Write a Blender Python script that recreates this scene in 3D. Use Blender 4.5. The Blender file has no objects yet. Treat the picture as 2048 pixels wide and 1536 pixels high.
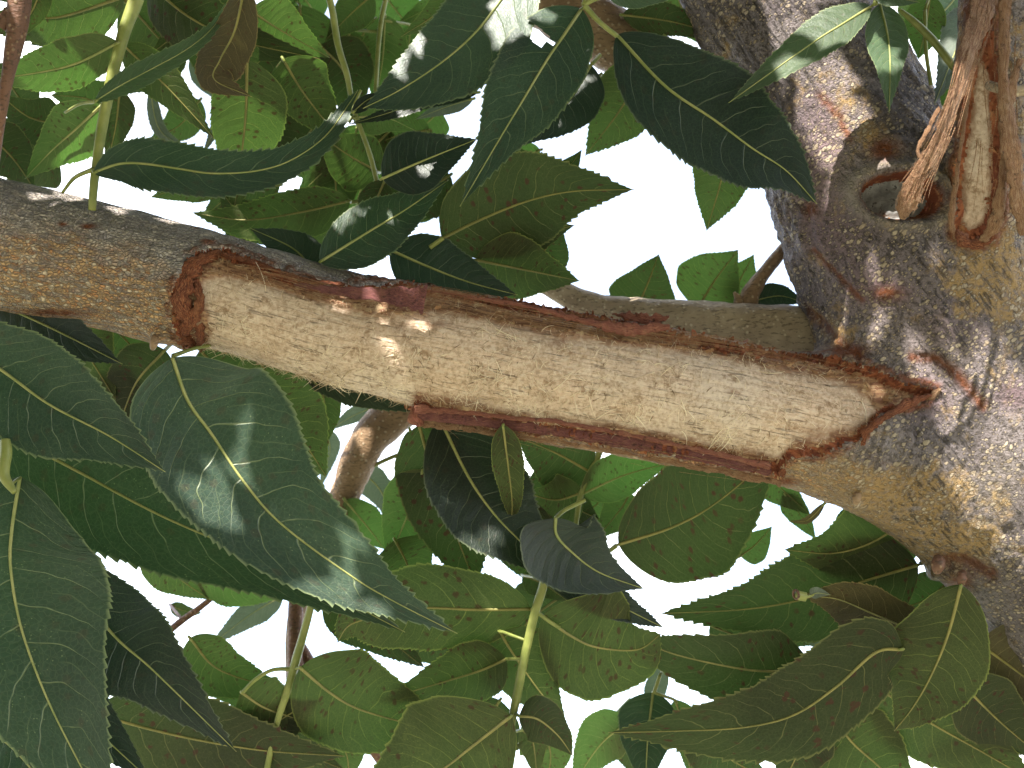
import bpy, math, random
import numpy as np
from mathutils import Vector, Matrix

rnd = random.Random(11)
C = bpy.context.scene.collection
# ------------------------------------------------------------------ camera
D0 = 0.62                       # metres from the lens to the stripped limb
HF = math.radians(50)
K = 2*D0*math.tan(HF/2)/2048    # metres per photo pixel at that distance
PITCH = math.radians(28)
CAM = np.array([0, 0, 1.55])
RT = np.array([1.0, 0, 0])
UP = np.array([0, -math.sin(PITCH), math.cos(PITCH)])
FW = np.array([0, math.cos(PITCH), math.sin(PITCH)])
cam_d = bpy.data.cameras.new('camera')
cam = bpy.data.objects.new('camera', cam_d); C.objects.link(cam)
cam.location = CAM
cam.rotation_euler = (math.pi/2+PITCH, 0, 0)
cam_d.sensor_width = 36; cam_d.angle = HF
cam_d.clip_start = 0.01; cam_d.clip_end = 3000
cam_d.dof.use_dof = True; cam_d.dof.focus_distance = 0.585; cam_d.dof.aperture_fstop = 12
bpy.context.scene.camera = cam

# ------------------------------------------------------------------ sun and sky
LV = np.array([-0.30, 0.86, 0.42]); LV /= np.linalg.norm(LV)     # towards the sun, in limb axes (right, up, to camera)
def vdir(v): return v[0]*RT+v[1]*UP-v[2]*FW
LW = vdir(LV)
sun_d = bpy.data.lights.new('sun', 'SUN'); sun_d.energy = 3.9; sun_d.angle = math.radians(0.53); sun_d.color = (1, .95, .86)
sun = bpy.data.objects.new('sun', sun_d); C.objects.link(sun)
sun.rotation_euler = Vector(LW).to_track_quat('Z', 'Y').to_euler()
SE = math.asin(LW[2]); SR = math.atan2(LW[0], LW[1])
w = bpy.data.worlds.new('World'); bpy.context.scene.world = w; w.use_nodes = True
nt = w.node_tree; nt.nodes.clear()
o_ = nt.nodes.new('ShaderNodeOutputWorld'); bg = nt.nodes.new('ShaderNodeBackground')
sk = nt.nodes.new('ShaderNodeTexSky'); sk.sky_type = 'NISHITA'; sk.sun_disc = False
sk.sun_elevation = SE; sk.sun_rotation = SR; sk.dust_density = 2.0
tc = nt.nodes.new('ShaderNodeTexCoord'); nz = nt.nodes.new('ShaderNodeTexNoise')
nz.inputs['Scale'].default_value = 3.4; nz.inputs['Detail'].default_value = 7; nz.inputs['Roughness'].default_value = .55
rp = nt.nodes.new('ShaderNodeValToRGB'); rp.color_ramp.elements[0].position = .46; rp.color_ramp.elements[1].position = .66
rp.color_ramp.elements[0].color = (.16, .16, .16, 1)
mx = nt.nodes.new('ShaderNodeMixRGB'); mx.inputs[2].default_value = (8.2, 8.4, 8.8, 1)
nt.links.new(tc.outputs['Generated'], nz.inputs['Vector']); nt.links.new(nz.outputs['Fac'], rp.inputs[0])
nt.links.new(rp.outputs[0], mx.inputs[0]); nt.links.new(sk.outputs[0], mx.inputs[1])
nt.links.new(mx.outputs[0], bg.inputs[0]); bg.inputs[1].default_value = 0.15
nt.links.new(bg.outputs[0], o_.inputs[0])
sc = bpy.context.scene
sc.view_settings.view_transform = 'Standard'; sc.view_settings.look = 'None'
sc.view_settings.exposure = 2.0; sc.view_settings.gamma = 1; sc.view_settings.use_curve_mapping = False
sc.render.engine = 'CYCLES'
sc.cycles.max_bounces = 8; sc.cycles.transparent_max_bounces = 4

# ------------------------------------------------------------------ coordinates
def V(px, py, z=0.0):           # photo position and distance -> limb axes
    f = (D0-z)/D0
    return np.array([(px-1024)*K*f, (768-py)*K*f, z])
def to_world(P):
    P = np.asarray(P, dtype=float)
    return CAM + P[..., 0:1]*RT + P[..., 1:2]*UP + (D0-P[..., 2:3])*FW
def to_px(P):
    f = D0/(D0-P[..., 2])
    return P[..., 0]*f/K+1024, 768-P[..., 1]*f/K

# ------------------------------------------------------------------ noise
_rs = np.random.RandomState(5)
_T = _rs.rand(64, 64, 64).astype(np.float32)
def vnoise(P):
    i = np.floor(P).astype(np.int64); f = (P-i).astype(np.float32); f = f*f*(3-2*f)
    r = 0
    for dx in (0, 1):
        wx = f[..., 0] if dx else 1-f[..., 0]
        for dy in (0, 1):
            wy = f[..., 1] if dy else 1-f[..., 1]
            for dz in (0, 1):
                wz = f[..., 2] if dz else 1-f[..., 2]
                r = r+wx*wy*wz*_T[(i[..., 0]+dx) & 63, (i[..., 1]+dy) & 63, (i[..., 2]+dz) & 63]
    return r*2-1
def fbm(P, o=3):
    a, s, r = 1.0, 0.0, 0
    for k in range(o):
        r = r+a*vnoise(P*(2**k)+17.3*k); s += a; a *= .5
    return r/s
def smooth(a, b, x):
    t = np.clip((x-a)/(b-a), 0, 1); return t*t*(3-2*t)
def catmull(pts, n):
    P = [np.array(p, float) for p in pts]
    P = [2*P[0]-P[1]]+P+[2*P[-1]-P[-2]]
    m = len(P)-3; out = []
    for k in range(n):
        t = k/(n-1)*m; i = min(int(t), m-1); t -= i
        a, b, c, d = P[i:i+4]
        out.append(.5*((2*b)+(c-a)*t+(2*a-5*b+4*c-d)*t*t+(3*b-a-3*c+d)*t**3))
    return np.array(out)

# ------------------------------------------------------------------ object helpers
def tag(o, label=None, cat=None, group=None, kind=None):
    if label: o['label'] = label
    if cat: o['category'] = cat
    if group: o['group'] = group
    if kind: o['kind'] = kind
    return o
def empty(name, loc_v, **kw):
    o = bpy.data.objects.new(name, None); C.objects.link(o)
    o.empty_display_size = .01
    o.location = to_world(np.array(loc_v)); return tag(o, **kw)
def mesh_obj(name, verts_v, faces, mat, parent=None, uv=None, world=False, smooth_=True):
    W = np.asarray(verts_v, float) if world else to_world(verts_v)
    chain = np.zeros(3); p = parent
    while p is not None: chain = chain+np.array(p.location); p = p.parent
    me = bpy.data.meshes.new(name)
    me.from_pydata((W-chain).tolist(), [], faces if isinstance(faces, list) else faces.tolist())
    if smooth_: me.polygons.foreach_set('use_smooth', [True]*len(me.polygons))
    if uv is not None:
        l = me.uv_layers.new(name='UVMap'); idx = np.empty(len(me.loops), np.int32); me.loops.foreach_get('vertex_index', idx)
        l.data.foreach_set('uv', np.asarray(uv, np.float32)[idx].ravel())
    me.materials.append(mat); me.update()
    o = bpy.data.objects.new(name, me); C.objects.link(o); o.parent = parent
    return o
def tube_mesh(path, rad, m=10, rough=0.0, flat=1.0, cap=True, seed=0):
    """path Nx3 in limb axes, rad in metres"""
    P = np.asarray(path); n = len(P)
    T = np.gradient(P, axis=0); T /= np.linalg.norm(T, axis=1)[:, None]+1e-12
    up = np.array([0.13, 0.2, 1.0]); verts = []; faces = []
    for i in range(n):
        a = np.cross(T[i], up); a /= np.linalg.norm(a); b = np.cross(a, T[i])
        for j in range(m):
            t = 2*math.pi*j/m
            verts.append(P[i]+rad[i]*(math.cos(t)*a+math.sin(t)*b*flat))
    V_ = np.array(verts)
    if rough:
        q = V_*np.array([140, 140, 140.])+seed
        c = np.repeat(P, m, axis=0); V_ = c+(V_-c)*(1+rough*fbm(q, 3)[:, None])
    for i in range(n-1):
        for j in range(m):
            faces.append((i*m+j, i*m+(j+1) % m, (i+1)*m+(j+1) % m, (i+1)*m+j))
    if cap:
        faces.append(tuple(range(m))[::-1]); faces.append(tuple((n-1)*m+j for j in range(m)))
    return V_, faces
def tube(name, pts, mat, parent, n=None, m=10, rough=0.0, flat=1.0, seed=0):
    """pts: (px, py, z, r_px)"""
    n = n or max(8, 7*len(pts))
    c = catmull(pts, n)
    P = np.array([V(*q[:3]) for q in c]); r = np.array([max(q[3], .3)*K*(D0-q[2])/D0 for q in c])
    v, f = tube_mesh(P, r, m, rough, flat, True, seed)
    return mesh_obj(name, v, f, mat, parent)

# ------------------------------------------------------------------ materials
class NB:
    def __init__(s, name):
        s.m = bpy.data.materials.new(name); s.m.use_nodes = True; s.t = s.m.node_tree; s.t.nodes.clear()
        s.out = s.t.nodes.new('ShaderNodeOutputMaterial')
    def n(s, ty, **kw):
        x = s.t.nodes.new(ty)
        for k, v in kw.items(): setattr(x, k, v)
        return x
    def set(s, sock, v):
        if hasattr(v, 'links'): s.t.links.new(v, sock)
        else:
            if isinstance(v, tuple) and len(v) == 3 and sock.type == 'RGBA': v = v+(1,)
            sock.default_value = v
    def math(s, op, a, b=None, c=None, clamp=False):
        x = s.n('ShaderNodeMath', operation=op, use_clamp=clamp); s.set(x.inputs[0], a)
        if b is not None: s.set(x.inputs[1], b)
        if c is not None: s.set(x.inputs[2], c)
        return x.outputs[0]
    def mix(s, f, a, b, mode='MIX'):
        x = s.n('ShaderNodeMixRGB', blend_type=mode); s.set(x.inputs[0], f); s.set(x.inputs[1], a); s.set(x.inputs[2], b); return x.outputs[0]
    def noise(s, vec, scale, detail=4, rough=.55, dist=0):
        x = s.n('ShaderNodeTexNoise'); s.set(x.inputs['Vector'], vec); x.inputs['Scale'].default_value = scale
        x.inputs['Detail'].default_value = detail; x.inputs['Roughness'].default_value = rough; x.inputs['Distortion'].default_value = dist
        return x.outputs['Fac']
    def vor(s, vec, scale, feature='F1', rand=1.0, out='Distance'):
        x = s.n('ShaderNodeTexVoronoi', feature=feature); s.set(x.inputs['Vector'], vec); x.inputs['Scale'].default_value = scale
        x.inputs['Randomness'].default_value = rand; return x.outputs[out]
    def ss(s, x, a, b, lo=0.0, hi=1.0):
        y = s.n('ShaderNodeMapRange', interpolation_type='SMOOTHSTEP'); s.set(y.inputs[0], x)
        y.inputs[1].default_value = a; y.inputs[2].default_value = b; y.inputs[3].default_value = lo; y.inputs[4].default_value = hi
        return y.outputs[0]
    def scale(s, vec, v, off=(0, 0, 0)):
        x = s.n('ShaderNodeMapping'); s.set(x.inputs['Vector'], vec); x.inputs['Scale'].default_value = v; x.inputs['Location'].default_value = off
        return x.outputs[0]
    def attr(s, name, out='Vector'):
        return s.n('ShaderNodeAttribute', attribute_name=name).outputs[out]
    def obj(s): return s.n('ShaderNodeTexCoord').outputs['Object']
    def pos(s): return s.n('ShaderNodeNewGeometry').outputs['Position']
    def bump(s, h, strength, dist, nrm=None):
        x = s.n('ShaderNodeBump'); s.set(x.inputs['Height'], h); x.inputs['Strength'].default_value = strength; x.inputs['Distance'].default_value = dist
        if nrm: s.set(x.inputs['Normal'], nrm)
        return x.outputs[0]
    def pr(s, col, rough, nrm=None, spec=.5, sheen=0):
        x = s.n('ShaderNodeBsdfPrincipled'); s.set(x.inputs['Base Color'], col); s.set(x.inputs['Roughness'], rough)
        x.inputs['Specular IOR Level'].default_value = spec
        if sheen: x.inputs['Sheen Weight'].default_value = sheen
        if nrm: s.set(x.inputs['Normal'], nrm)
        return x.outputs[0]
    def end(s, sh): s.t.links.new(sh, s.out.inputs[0]); return s.m

def leaf_mat(name, dark, light, vein, trans, tfac, rough, spec, spots=0.0, bs=1.0, wax=0.0):
    b = NB(name)
    uvn = b.n('ShaderNodeUVMap').outputs[0]
    sp = b.n('ShaderNodeSeparateXYZ'); b.set(sp.inputs[0], uvn); u, v0 = sp.outputs[0], sp.outputs[1]
    v = b.math('MULTIPLY_ADD', v0, 2.0, -1.0)
    av = b.math('ABSOLUTE', v)
    rn = b.n('ShaderNodeObjectInfo').outputs['Random']
    side = b.math('GREATER_THAN', v, 0.0)
    comb = b.n('ShaderNodeCombineXYZ'); b.set(comb.inputs[0], u); b.set(comb.inputs[1], b.math('MULTIPLY', v, .16)); b.set(comb.inputs[2], b.math('MULTIPLY', rn, 37.0))
    uvv = comb.outputs[0]
    wob = b.noise(uvv, 7, 2)
    # secondary veins leave the midrib and bend to the tip
    ph = b.math('SUBTRACT', u, b.math('MULTIPLY', av, .075))
    ph = b.math('SUBTRACT', ph, b.math('MULTIPLY', b.math('POWER', av, 2.2), .085))
    ph = b.math('ADD', ph, b.math('MULTIPLY', b.math('SUBTRACT', wob, .5), .085))
    N = 10.0
    ph = b.math('MULTIPLY_ADD', ph, N, b.math('MULTIPLY', side, .45))
    ph = b.math('ADD', ph, b.math('MULTIPLY', rn, 3.0))
    fr = b.math('ABSOLUTE', b.math('SUBTRACT', b.math('FRACT', ph), .5))
    wl = b.math('MULTIPLY_ADD', av, -.014, .032)
    line = b.math('SUBTRACT', 1.0, b.math('DIVIDE', fr, wl), clamp=True)
    brk = b.ss(b.noise(uvv, 16, 2), .36, .46)
    line = b.math('MULTIPLY', b.math('MULTIPLY', line, b.ss(av, .72, .93, 1, 0)), b.math('MULTIPLY_ADD', brk, .6, .4))
    # halfway veinlets, faint
    ph2 = b.math('ABSOLUTE', b.math('SUBTRACT', b.math('FRACT', b.math('ADD', ph, b.math('MULTIPLY_ADD', wob, .3, .35))), .5))
    l2 = b.math('MULTIPLY', b.math('SUBTRACT', 1.0, b.math('DIVIDE', ph2, .03), clamp=True), b.ss(av, .25, .5, .0, .35))
    net = b.ss(b.vor(b.scale(uvv, (1, 1.0, 1)), 75, 'DISTANCE_TO_EDGE'), .0, .11, 1, 0)
    vmask = b.math('MAXIMUM', line, b.math('MAXIMUM', l2, b.math('MULTIPLY', net, .13)))
    big = b.noise(uvv, 4.5, 4)
    col = b.mix(b.ss(big, .3, .7), dark, light)
    hs = b.n('ShaderNodeHueSaturation'); b.set(hs.inputs['Color'], col)
    b.set(hs.inputs['Hue'], b.math('MULTIPLY_ADD', rn, .022, .489)); b.set(hs.inputs['Value'], b.math('MULTIPLY_ADD', rn, .5, .78)); col = hs.outputs[0]
    fine = b.noise(uvv, 120, 3)
    col = b.mix(b.math('MULTIPLY', b.ss(fine, .35, .7), .25), col, (.0, .0, .0))
    speck = b.ss(b.vor(uvv, 85, 'F1'), .10, .17, .55, 0)
    col = b.mix(b.math('MULTIPLY', speck, b.ss(b.noise(uvv, 9, 2), .45, .6)), col, vein)
    # rust specks and blemishes of the blade
    bl = b.vor(uvv, 21, 'F1')
    bl = b.math('ADD', bl, b.math('MULTIPLY', b.noise(uvv, 45, 4, .75), .62))
    dry = b.math('MULTIPLY', b.ss(bl, .47, .60, .9, 0), b.ss(b.noise(uvv, 4, 2), .38, .50))
    dry = b.math('MULTIPLY', dry, spots)
    margin = b.math('MULTIPLY', b.ss(av, .955, .995), .75)
    col = b.mix(b.math('MULTIPLY', vmask, .8), col, vein)
    col = b.mix(margin, col, vein)
    col = b.mix(dry, col, (.075, .035, .018))
    h = b.math('MULTIPLY_ADD', line, -1.0 if bs > 0 else 1.0, b.math('MULTIPLY', fr, .9))
    h = b.math('ADD', h, b.math('MULTIPLY', net, -.12)); h = b.math('ADD', h, b.math('MULTIPLY', b.noise(uvv, 24, 3), .9))
    nr = b.bump(h, .5, .0006)
    tcol = b.mix(1.0, col, trans, 'MULTIPLY')
    tcol = b.mix(.55, tcol, b.mix(b.math('MULTIPLY', vmask, .5), trans, vein))
    tcol = b.mix(dry, tcol, (.03, .012, .004))
    di = b.pr(col, b.math('ADD', rough, b.math('MULTIPLY', b.math('SUBTRACT', b.noise(uvv, 40, 2), .5), .25)), nr, spec)
    tr = b.n('ShaderNodeBsdfTranslucent'); b.set(tr.inputs[0], tcol); b.set(tr.inputs['Normal'], nr)
    ms = b.n('ShaderNodeMixShader'); ms.inputs[0].default_value = tfac
    b.t.links.new(di, ms.inputs[1]); b.t.links.new(tr.outputs[0], ms.inputs[2])
    return b.end(ms.outputs[0])

M = {}
VE = (.30, .34, .09)
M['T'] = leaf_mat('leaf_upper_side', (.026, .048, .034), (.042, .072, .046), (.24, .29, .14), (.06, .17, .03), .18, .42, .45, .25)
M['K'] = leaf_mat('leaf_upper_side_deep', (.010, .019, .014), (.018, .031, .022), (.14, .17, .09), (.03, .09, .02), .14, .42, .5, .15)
M['G'] = leaf_mat('leaf_upper_side_pale', (.055, .095, .050), (.085, .135, .070), (.28, .32, .15), (.12, .26, .05), .28, .42, .5, .25)  # paler variant of the upper side colours
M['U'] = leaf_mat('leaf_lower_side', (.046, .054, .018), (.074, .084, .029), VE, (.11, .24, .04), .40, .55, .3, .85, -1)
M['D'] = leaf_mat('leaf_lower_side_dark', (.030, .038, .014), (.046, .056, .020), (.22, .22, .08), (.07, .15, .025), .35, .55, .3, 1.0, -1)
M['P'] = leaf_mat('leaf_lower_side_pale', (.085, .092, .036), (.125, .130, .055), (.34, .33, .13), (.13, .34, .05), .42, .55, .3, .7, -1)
M['B'] = leaf_mat('leaf_bronzed', (.055, .044, .018), (.080, .062, .025), (.30, .23, .09), (.12, .11, .03), .32, .5, .35, .7, -1)
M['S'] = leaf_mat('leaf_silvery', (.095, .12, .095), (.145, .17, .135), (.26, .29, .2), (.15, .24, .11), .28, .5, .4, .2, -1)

def stalk_mat(name, a, c):
    b = NB(name); p = b.obj(); col = b.mix(b.ss(b.noise(p, 90, 3), .35, .65), a, c)
    col = b.mix(b.ss(b.vor(p, 420), .12, .22, .5, 0), col, (.25, .20, .10))
    return b.end(b.pr(col, .45, b.bump(b.noise(p, 700, 2), .3, .0003), .4))
M['stalk'] = stalk_mat('stalk_green', (.17, .20, .045), (.26, .28, .08))
M['rib'] = stalk_mat('midrib', (.26, .29, .09), (.36, .36, .13))
M['ribd'] = stalk_mat('midrib_dull', (.19, .18, .05), (.27, .24, .07))
def twig_mat(name, a, c, d):
    b = NB(name); p = b.obj(); col = b.mix(b.ss(b.noise(p, 60, 4), .35, .65), a, c)
    dots = b.vor(p, 260); col = b.mix(b.ss(dots, .16, .30, .75, 0), col, d)
    cr = b.noise(b.scale(p, (1, 3, 3)), 260, 3)
    col = b.mix(b.ss(cr, .52, .68, 0, .65), col, (.05, .035, .02))
    h = b.math('ADD', cr, b.ss(dots, .1, .35, .7, 0))
    return b.end(b.pr(col, .6, b.bump(h, .7, .0010), .35))
M['twig'] = twig_mat('twig_bark', (.20, .125, .07), (.32, .21, .12), (.48, .38, .26))
M['greytwig'] = twig_mat('branch_bark', (.31, .235, .155), (.44, .345, .235), (.60, .50, .36))
M['redtwig'] = twig_mat('reddish_twig_bark', (.14, .07, .045), (.20, .10, .06), (.30, .20, .12))

# bark of limb and trunk
def bark_mat():
    b = NB('bark')
    L = b.attr('limb_coord'); T = b.attr('trunk_coord'); mk = b.n('ShaderNodeAttribute', attribute_name='bark_tint')
    sx = b.n('ShaderNodeSeparateColor'); b.set(sx.inputs[0], mk.outputs['Color']); gold, purp, rust = sx.outputs
    pale = mk.outputs['Alpha']
    lm = b.attr('limbness', 'Fac')
    P = b.obj()
    wrp = b.n('ShaderNodeVectorMath', operation='MULTIPLY_ADD')
    nzc = b.n('ShaderNodeTexNoise'); b.set(nzc.inputs['Vector'], P); nzc.inputs['Scale'].default_value = 110; nzc.inputs['Detail'].default_value = 3
    b.set(wrp.inputs[0], nzc.outputs['Color']); wrp.inputs[1].default_value = (.004, .004, .004); b.set(wrp.inputs[2], L); Lw = wrp.outputs[0]
    # limb: rows of small corky plates
    Ls = b.scale(Lw, (420, 640, 420))
    cell = b.n('ShaderNodeTexVoronoi'); b.set(cell.inputs['Vector'], Ls); cell.inputs['Scale'].default_value = 1
    edge = b.vor(Ls, 1, 'DISTANCE_TO_EDGE')
    rs = b.n('ShaderNodeSeparateColor'); b.set(rs.inputs[0], cell.outputs['Color'])
    plate = b.ss(edge, .02, .20)
    row = b.noise(b.scale(Lw, (70, 330, 70)), 1, 4, .6)
    crack = b.ss(row, .49, .57)
    g1 = b.mix(rs.outputs[0], (.66, .41, .20), (.54, .335, .17))
    g1 = b.mix(b.ss(rs.outputs[1], .72, .80), g1, (.70, .56, .40))
    g1 = b.mix(b.ss(rs.outputs[2], .80, .88), g1, (.56, .28, .12))
    grey = b.mix(rs.outputs[1], (.42, .38, .37), (.68, .59, .50))
    patch = b.noise(P, 42, 5, .62)
    gm = b.math('ADD', b.math('MULTIPLY', b.math('SUBTRACT', patch, .5), 1.7), gold)
    cl = b.mix(b.ss(gm, .25, .75), grey, g1)
    cl = b.mix(b.math('MULTIPLY', crack, .55), cl, (.29, .265, .275))
    cl = b.mix(b.ss(edge, .0, .13, .55, 0), cl, (.13, .11, .105))
    cl = b.mix(b.ss(b.noise(P, 800, 3, .7), .5, .64, 0, .4), cl, (.52, .44, .34))
    hl = b.math('ADD', b.math('MULTIPLY', plate, .8), b.math('MULTIPLY', crack, -.8))
    # trunk: grey-purple smooth bark, cream lenticels
    Ts = b.n('ShaderNodeVectorMath', operation='MULTIPLY_ADD'); b.set(Ts.inputs[0], nzc.outputs['Color']); Ts.inputs[1].default_value = (.004, .004, .004); b.set(Ts.inputs[2], T)
    den = b.noise(P, 33, 3)
    def dots(sc3, off, lo_, hi_, seed_):
        Td = b.scale(Ts.outputs[0], sc3, off)
        ld = b.n('ShaderNodeTexVoronoi'); b.set(ld.inputs['Vector'], Td); ld.inputs['Scale'].default_value = 1; ld.inputs['Randomness'].default_value = 1
        lr = b.n('ShaderNodeSeparateColor'); b.set(lr.inputs[0], ld.outputs['Color'])
        dist = b.math('ADD', ld.outputs['Distance'], b.math('MULTIPLY', b.math('SUBTRACT', b.noise(P, 900, 3, .7), .5), .45))
        thr = b.math('MULTIPLY', b.math('MULTIPLY_ADD', lr.outputs[0], hi_-lo_, lo_), b.ss(den, .25, .7, .55, 1.25))
        q = b.math('DIVIDE', dist, thr)
        return b.ss(q, .7, 1.15, 1, 0), b.ss(q, .9, 1.7, 1, 0), lr
    l1, r1, lr = dots((390, 245, 270), (0, 0, 0), .10, .46, 0)
    l2_, r2, lr2 = dots((720, 470, 500), (3, 7, 1), .04, .44, 0)
    lent = b.math('MAXIMUM', l1, b.math('MULTIPLY', l2_, .8)); ring = b.math('MULTIPLY', b.math('MAXIMUM', r1, r2), .8)
    base = b.mix(b.ss(b.noise(P, 28, 5, .6), .35, .65), (.175, .150, .155), (.36, .315, .31))
    base = b.mix(b.math('MULTIPLY', purp, .8), base, (.26, .165, .185))
    mott = b.noise(P, 420, 5, .7)
    base = b.mix(b.ss(mott, .47, .60, 0, .75), base, (.065, .050, .045))
    gp = b.ss(b.math('ADD', b.math('MULTIPLY', b.math('SUBTRACT', b.noise(P, 60, 5, .65), .5), 3.0), gold), .35, .8)
    base = b.mix(b.math('MULTIPLY', gp, b.ss(b.noise(P, 350, 3), .30, .55, .3, 1)), base, (.46, .30, .13))
    base = b.mix(b.math('MULTIPLY', ring, .55), base, (.065, .05, .045))
    lc = b.mix(lr.outputs[1], (.70, .58, .43), (.50, .38, .25))
    ct = b.mix(b.math('MULTIPLY', lent, .9), base, lc)
    crv = b.math('MULTIPLY', b.ss(b.noise(b.scale(T, (70, 330, 330)), 1, 5, .7), .54, .64), b.ss(b.noise(P, 22, 3), .42, .58, .15, 1))
    ct = b.mix(b.math('MULTIPLY', crv, .75), ct, (.055, .042, .036))
    pit = b.ss(b.vor(b.scale(T, (90, 90, 90)), 1), .10, .20, 1, 0)
    ct = b.mix(b.math('MULTIPLY', pit, .5), ct, (.04, .028, .022))
    ht = b.math('ADD', b.math('MULTIPLY', lent, .8), b.math('MULTIPLY', mott, 1.6)); ht = b.math('SUBTRACT', ht, b.math('MULTIPLY', crv, 1.0))
    ht = b.math('SUBTRACT', ht, b.math('MULTIPLY', ring, .35))
    col = b.mix(lm, ct, cl)
    col = b.mix(b.math('MULTIPLY', rust, b.ss(b.noise(P, 260, 4, .65), .25, .5)), col, b.mix(b.noise(P, 500, 2), (.30, .095, .028), (.17, .045, .015)))
    col = b.mix(b.math('MULTIPLY', pale, .6), col, (.42, .36, .27))
    h = b.n('ShaderNodeMix'); b.set(h.inputs[0], lm); b.set(h.inputs[2], ht); b.set(h.inputs[3], hl)
    hh = b.math('ADD', h.outputs[0], b.math('MULTIPLY', b.noise(P, 900, 2), .5))
    n1 = b.bump(hh, 1.0, .0026)
    return b.end(b.pr(col, b.math('MULTIPLY_ADD', b.noise(P, 200, 3), .35, b.math('MULTIPLY_ADD', lm, .22, .36)), n1, .4))
M['bark'] = bark_mat()

def wood_mat():
    b = NB('bare_wood'); L = b.attr('limb_coord'); P = b.obj()
    g = b.noise(b.scale(L, (26, 620, 60)), 1, 5, .62, .3)
    g2 = b.noise(b.scale(L, (60, 1500, 60)), 1, 3)
    pt = b.noise(P, 38, 5, .65)
    col = b.mix(b.ss(pt, .3, .72), (.70, .515, .375), (.56, .40, .285))
    col = b.mix(b.ss(b.noise(P, 17, 4), .42, .7, 0, .75), col, (.66, .555, .46))
    col = b.mix(b.ss(g, .46, .64, 0, .42), col, (.36, .24, .15))
    col = b.mix(b.ss(g2, .58, .72, 0, .35), col, (.20, .13, .07))
    fz = b.noise(P, 420, 4, .7)
    col = b.mix(b.ss(fz, .50, .60, 0, .6), col, (.76, .63, .49)); col = b.mix(b.ss(fz, .47, .38, 0, .6), col, (.36, .25, .155))
    br = b.math('MULTIPLY', b.ss(b.noise(P, 85, 5, .7), .52, .62), b.ss(b.noise(P, 300, 4, .7), .42, .60))
    col = b.mix(b.math('MULTIPLY', br, .75), col, (.24, .14, .07))
    ck = b.noise(b.scale(L, (19, 330, 19), (3, 1, 0)), 1, 3, .5)
    cm = b.math('MULTIPLY', b.ss(b.math('ABSOLUTE', b.math('SUBTRACT', ck, .5)), .0, .020, 1, 0), b.ss(b.noise(b.scale(L, (45, 260, 45)), 1, 3), .50, .58))
    col = b.mix(b.math('MULTIPLY', cm, .6), col, (.12, .07, .04))
    ed = b.attr('edge_stain', 'Fac')
    col = b.mix(b.math('MULTIPLY', ed, b.ss(b.noise(P, 110, 4, .7), .25, .6, .35, 1)), col, (.24, .125, .07))
    h = b.math('ADD', b.math('MULTIPLY', g, 1.0), b.math('MULTIPLY', fz, .8)); h = b.math('SUBTRACT', h, b.math('MULTIPLY', cm, 2.0))
    return b.end(b.pr(col, .72, b.bump(h, .7, .0010), .3, .1))
M['wood'] = wood_mat()
def raw_mat(name, a, c, d, along=(60, 420, 60), attr=True):
    b = NB(name); P = b.obj()
    if attr: g = b.noise(b.scale(b.attr('limb_coord'), along), 1, 5, .65, .2)
    else: g = b.noise(b.scale(b.n('ShaderNodeUVMap').outputs[0], along), 1, 5, .7, .3)
    col = b.mix(b.ss(g, .40, .56), a, c)
    if not attr:
        g3 = b.noise(b.scale(b.n('ShaderNodeUVMap').outputs[0], (along[0]*2, along[1]*2.5, 1), (5, 3, 0)), 1, 4, .7)
        col = b.mix(b.ss(g3, .50, .62, 0, .8), col, d); col = b.mix(b.ss(g3, .46, .36, 0, .75), col, (.05, .020, .012)); g = b.math('ADD', g, b.math('MULTIPLY', g3, 1.4))
    col = b.mix(b.ss(b.noise(P, 120, 5, .7), .52, .66, 0, .85 if attr else .35), col, d)
    col = b.mix(b.ss(b.noise(P, 340, 3, .6), .56, .72, 0, .7), col, (.035, .015, .008))
    h = b.math('ADD', g, b.noise(P, 520, 4, .7))
    return b.end(b.pr(col, .68, b.bump(h, .9, .0014), .3))
M['raw'] = raw_mat('raw_bark_edge', (.33, .105, .045), (.16, .042, .020), (.48, .24, .11))
M['rawstrip'] = raw_mat('torn_bark_ragged', (.34, .105, .045), (.15, .038, .020), (.50, .23, .11), (24, 16, 1), False)
M['inner'] = raw_mat('inner_bark', (.40, .235, .125), (.21, .095, .055), (.58, .42, .25))
M['flap'] = raw_mat('torn_bark_inside', (.44, .15, .10), (.27, .075, .055), (.58, .30, .17), (12, 22, 1), False)
M['flapout'] = raw_mat('torn_bark_fibrous', (.46, .25, .13), (.29, .135, .07), (.64, .45, .28), (9, 30, 1), False)
M['purple'] = raw_mat('torn_bark_purplish', (.30, .11, .11), (.19, .060, .062), (.46, .20, .12), (14, 26, 1), False)
b = NB('dead_wood_grey'); P_ = b.obj(); c_ = b.mix(b.ss(b.noise(P_, 130, 5, .6), .35, .65), (.14, .138, .135), (.30, .295, .28))
ck_ = b.ss(b.noise(P_, 260, 5, .7), .54, .62, 0, .85); c_ = b.mix(ck_, c_, (.02, .018, .016))
M['dead'] = b.end(b.pr(c_, .6, b.bump(b.noise(P_, 300, 4), .8, .001), .3))
b = NB('wood_fibre'); P_ = b.obj(); M['fibre'] = b.end(b.pr(b.mix(b.ss(b.noise(P_, 60, 3), .4, .62), (.92, .80, .60), (.66, .50, .34)), .7, None, .25))

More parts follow.
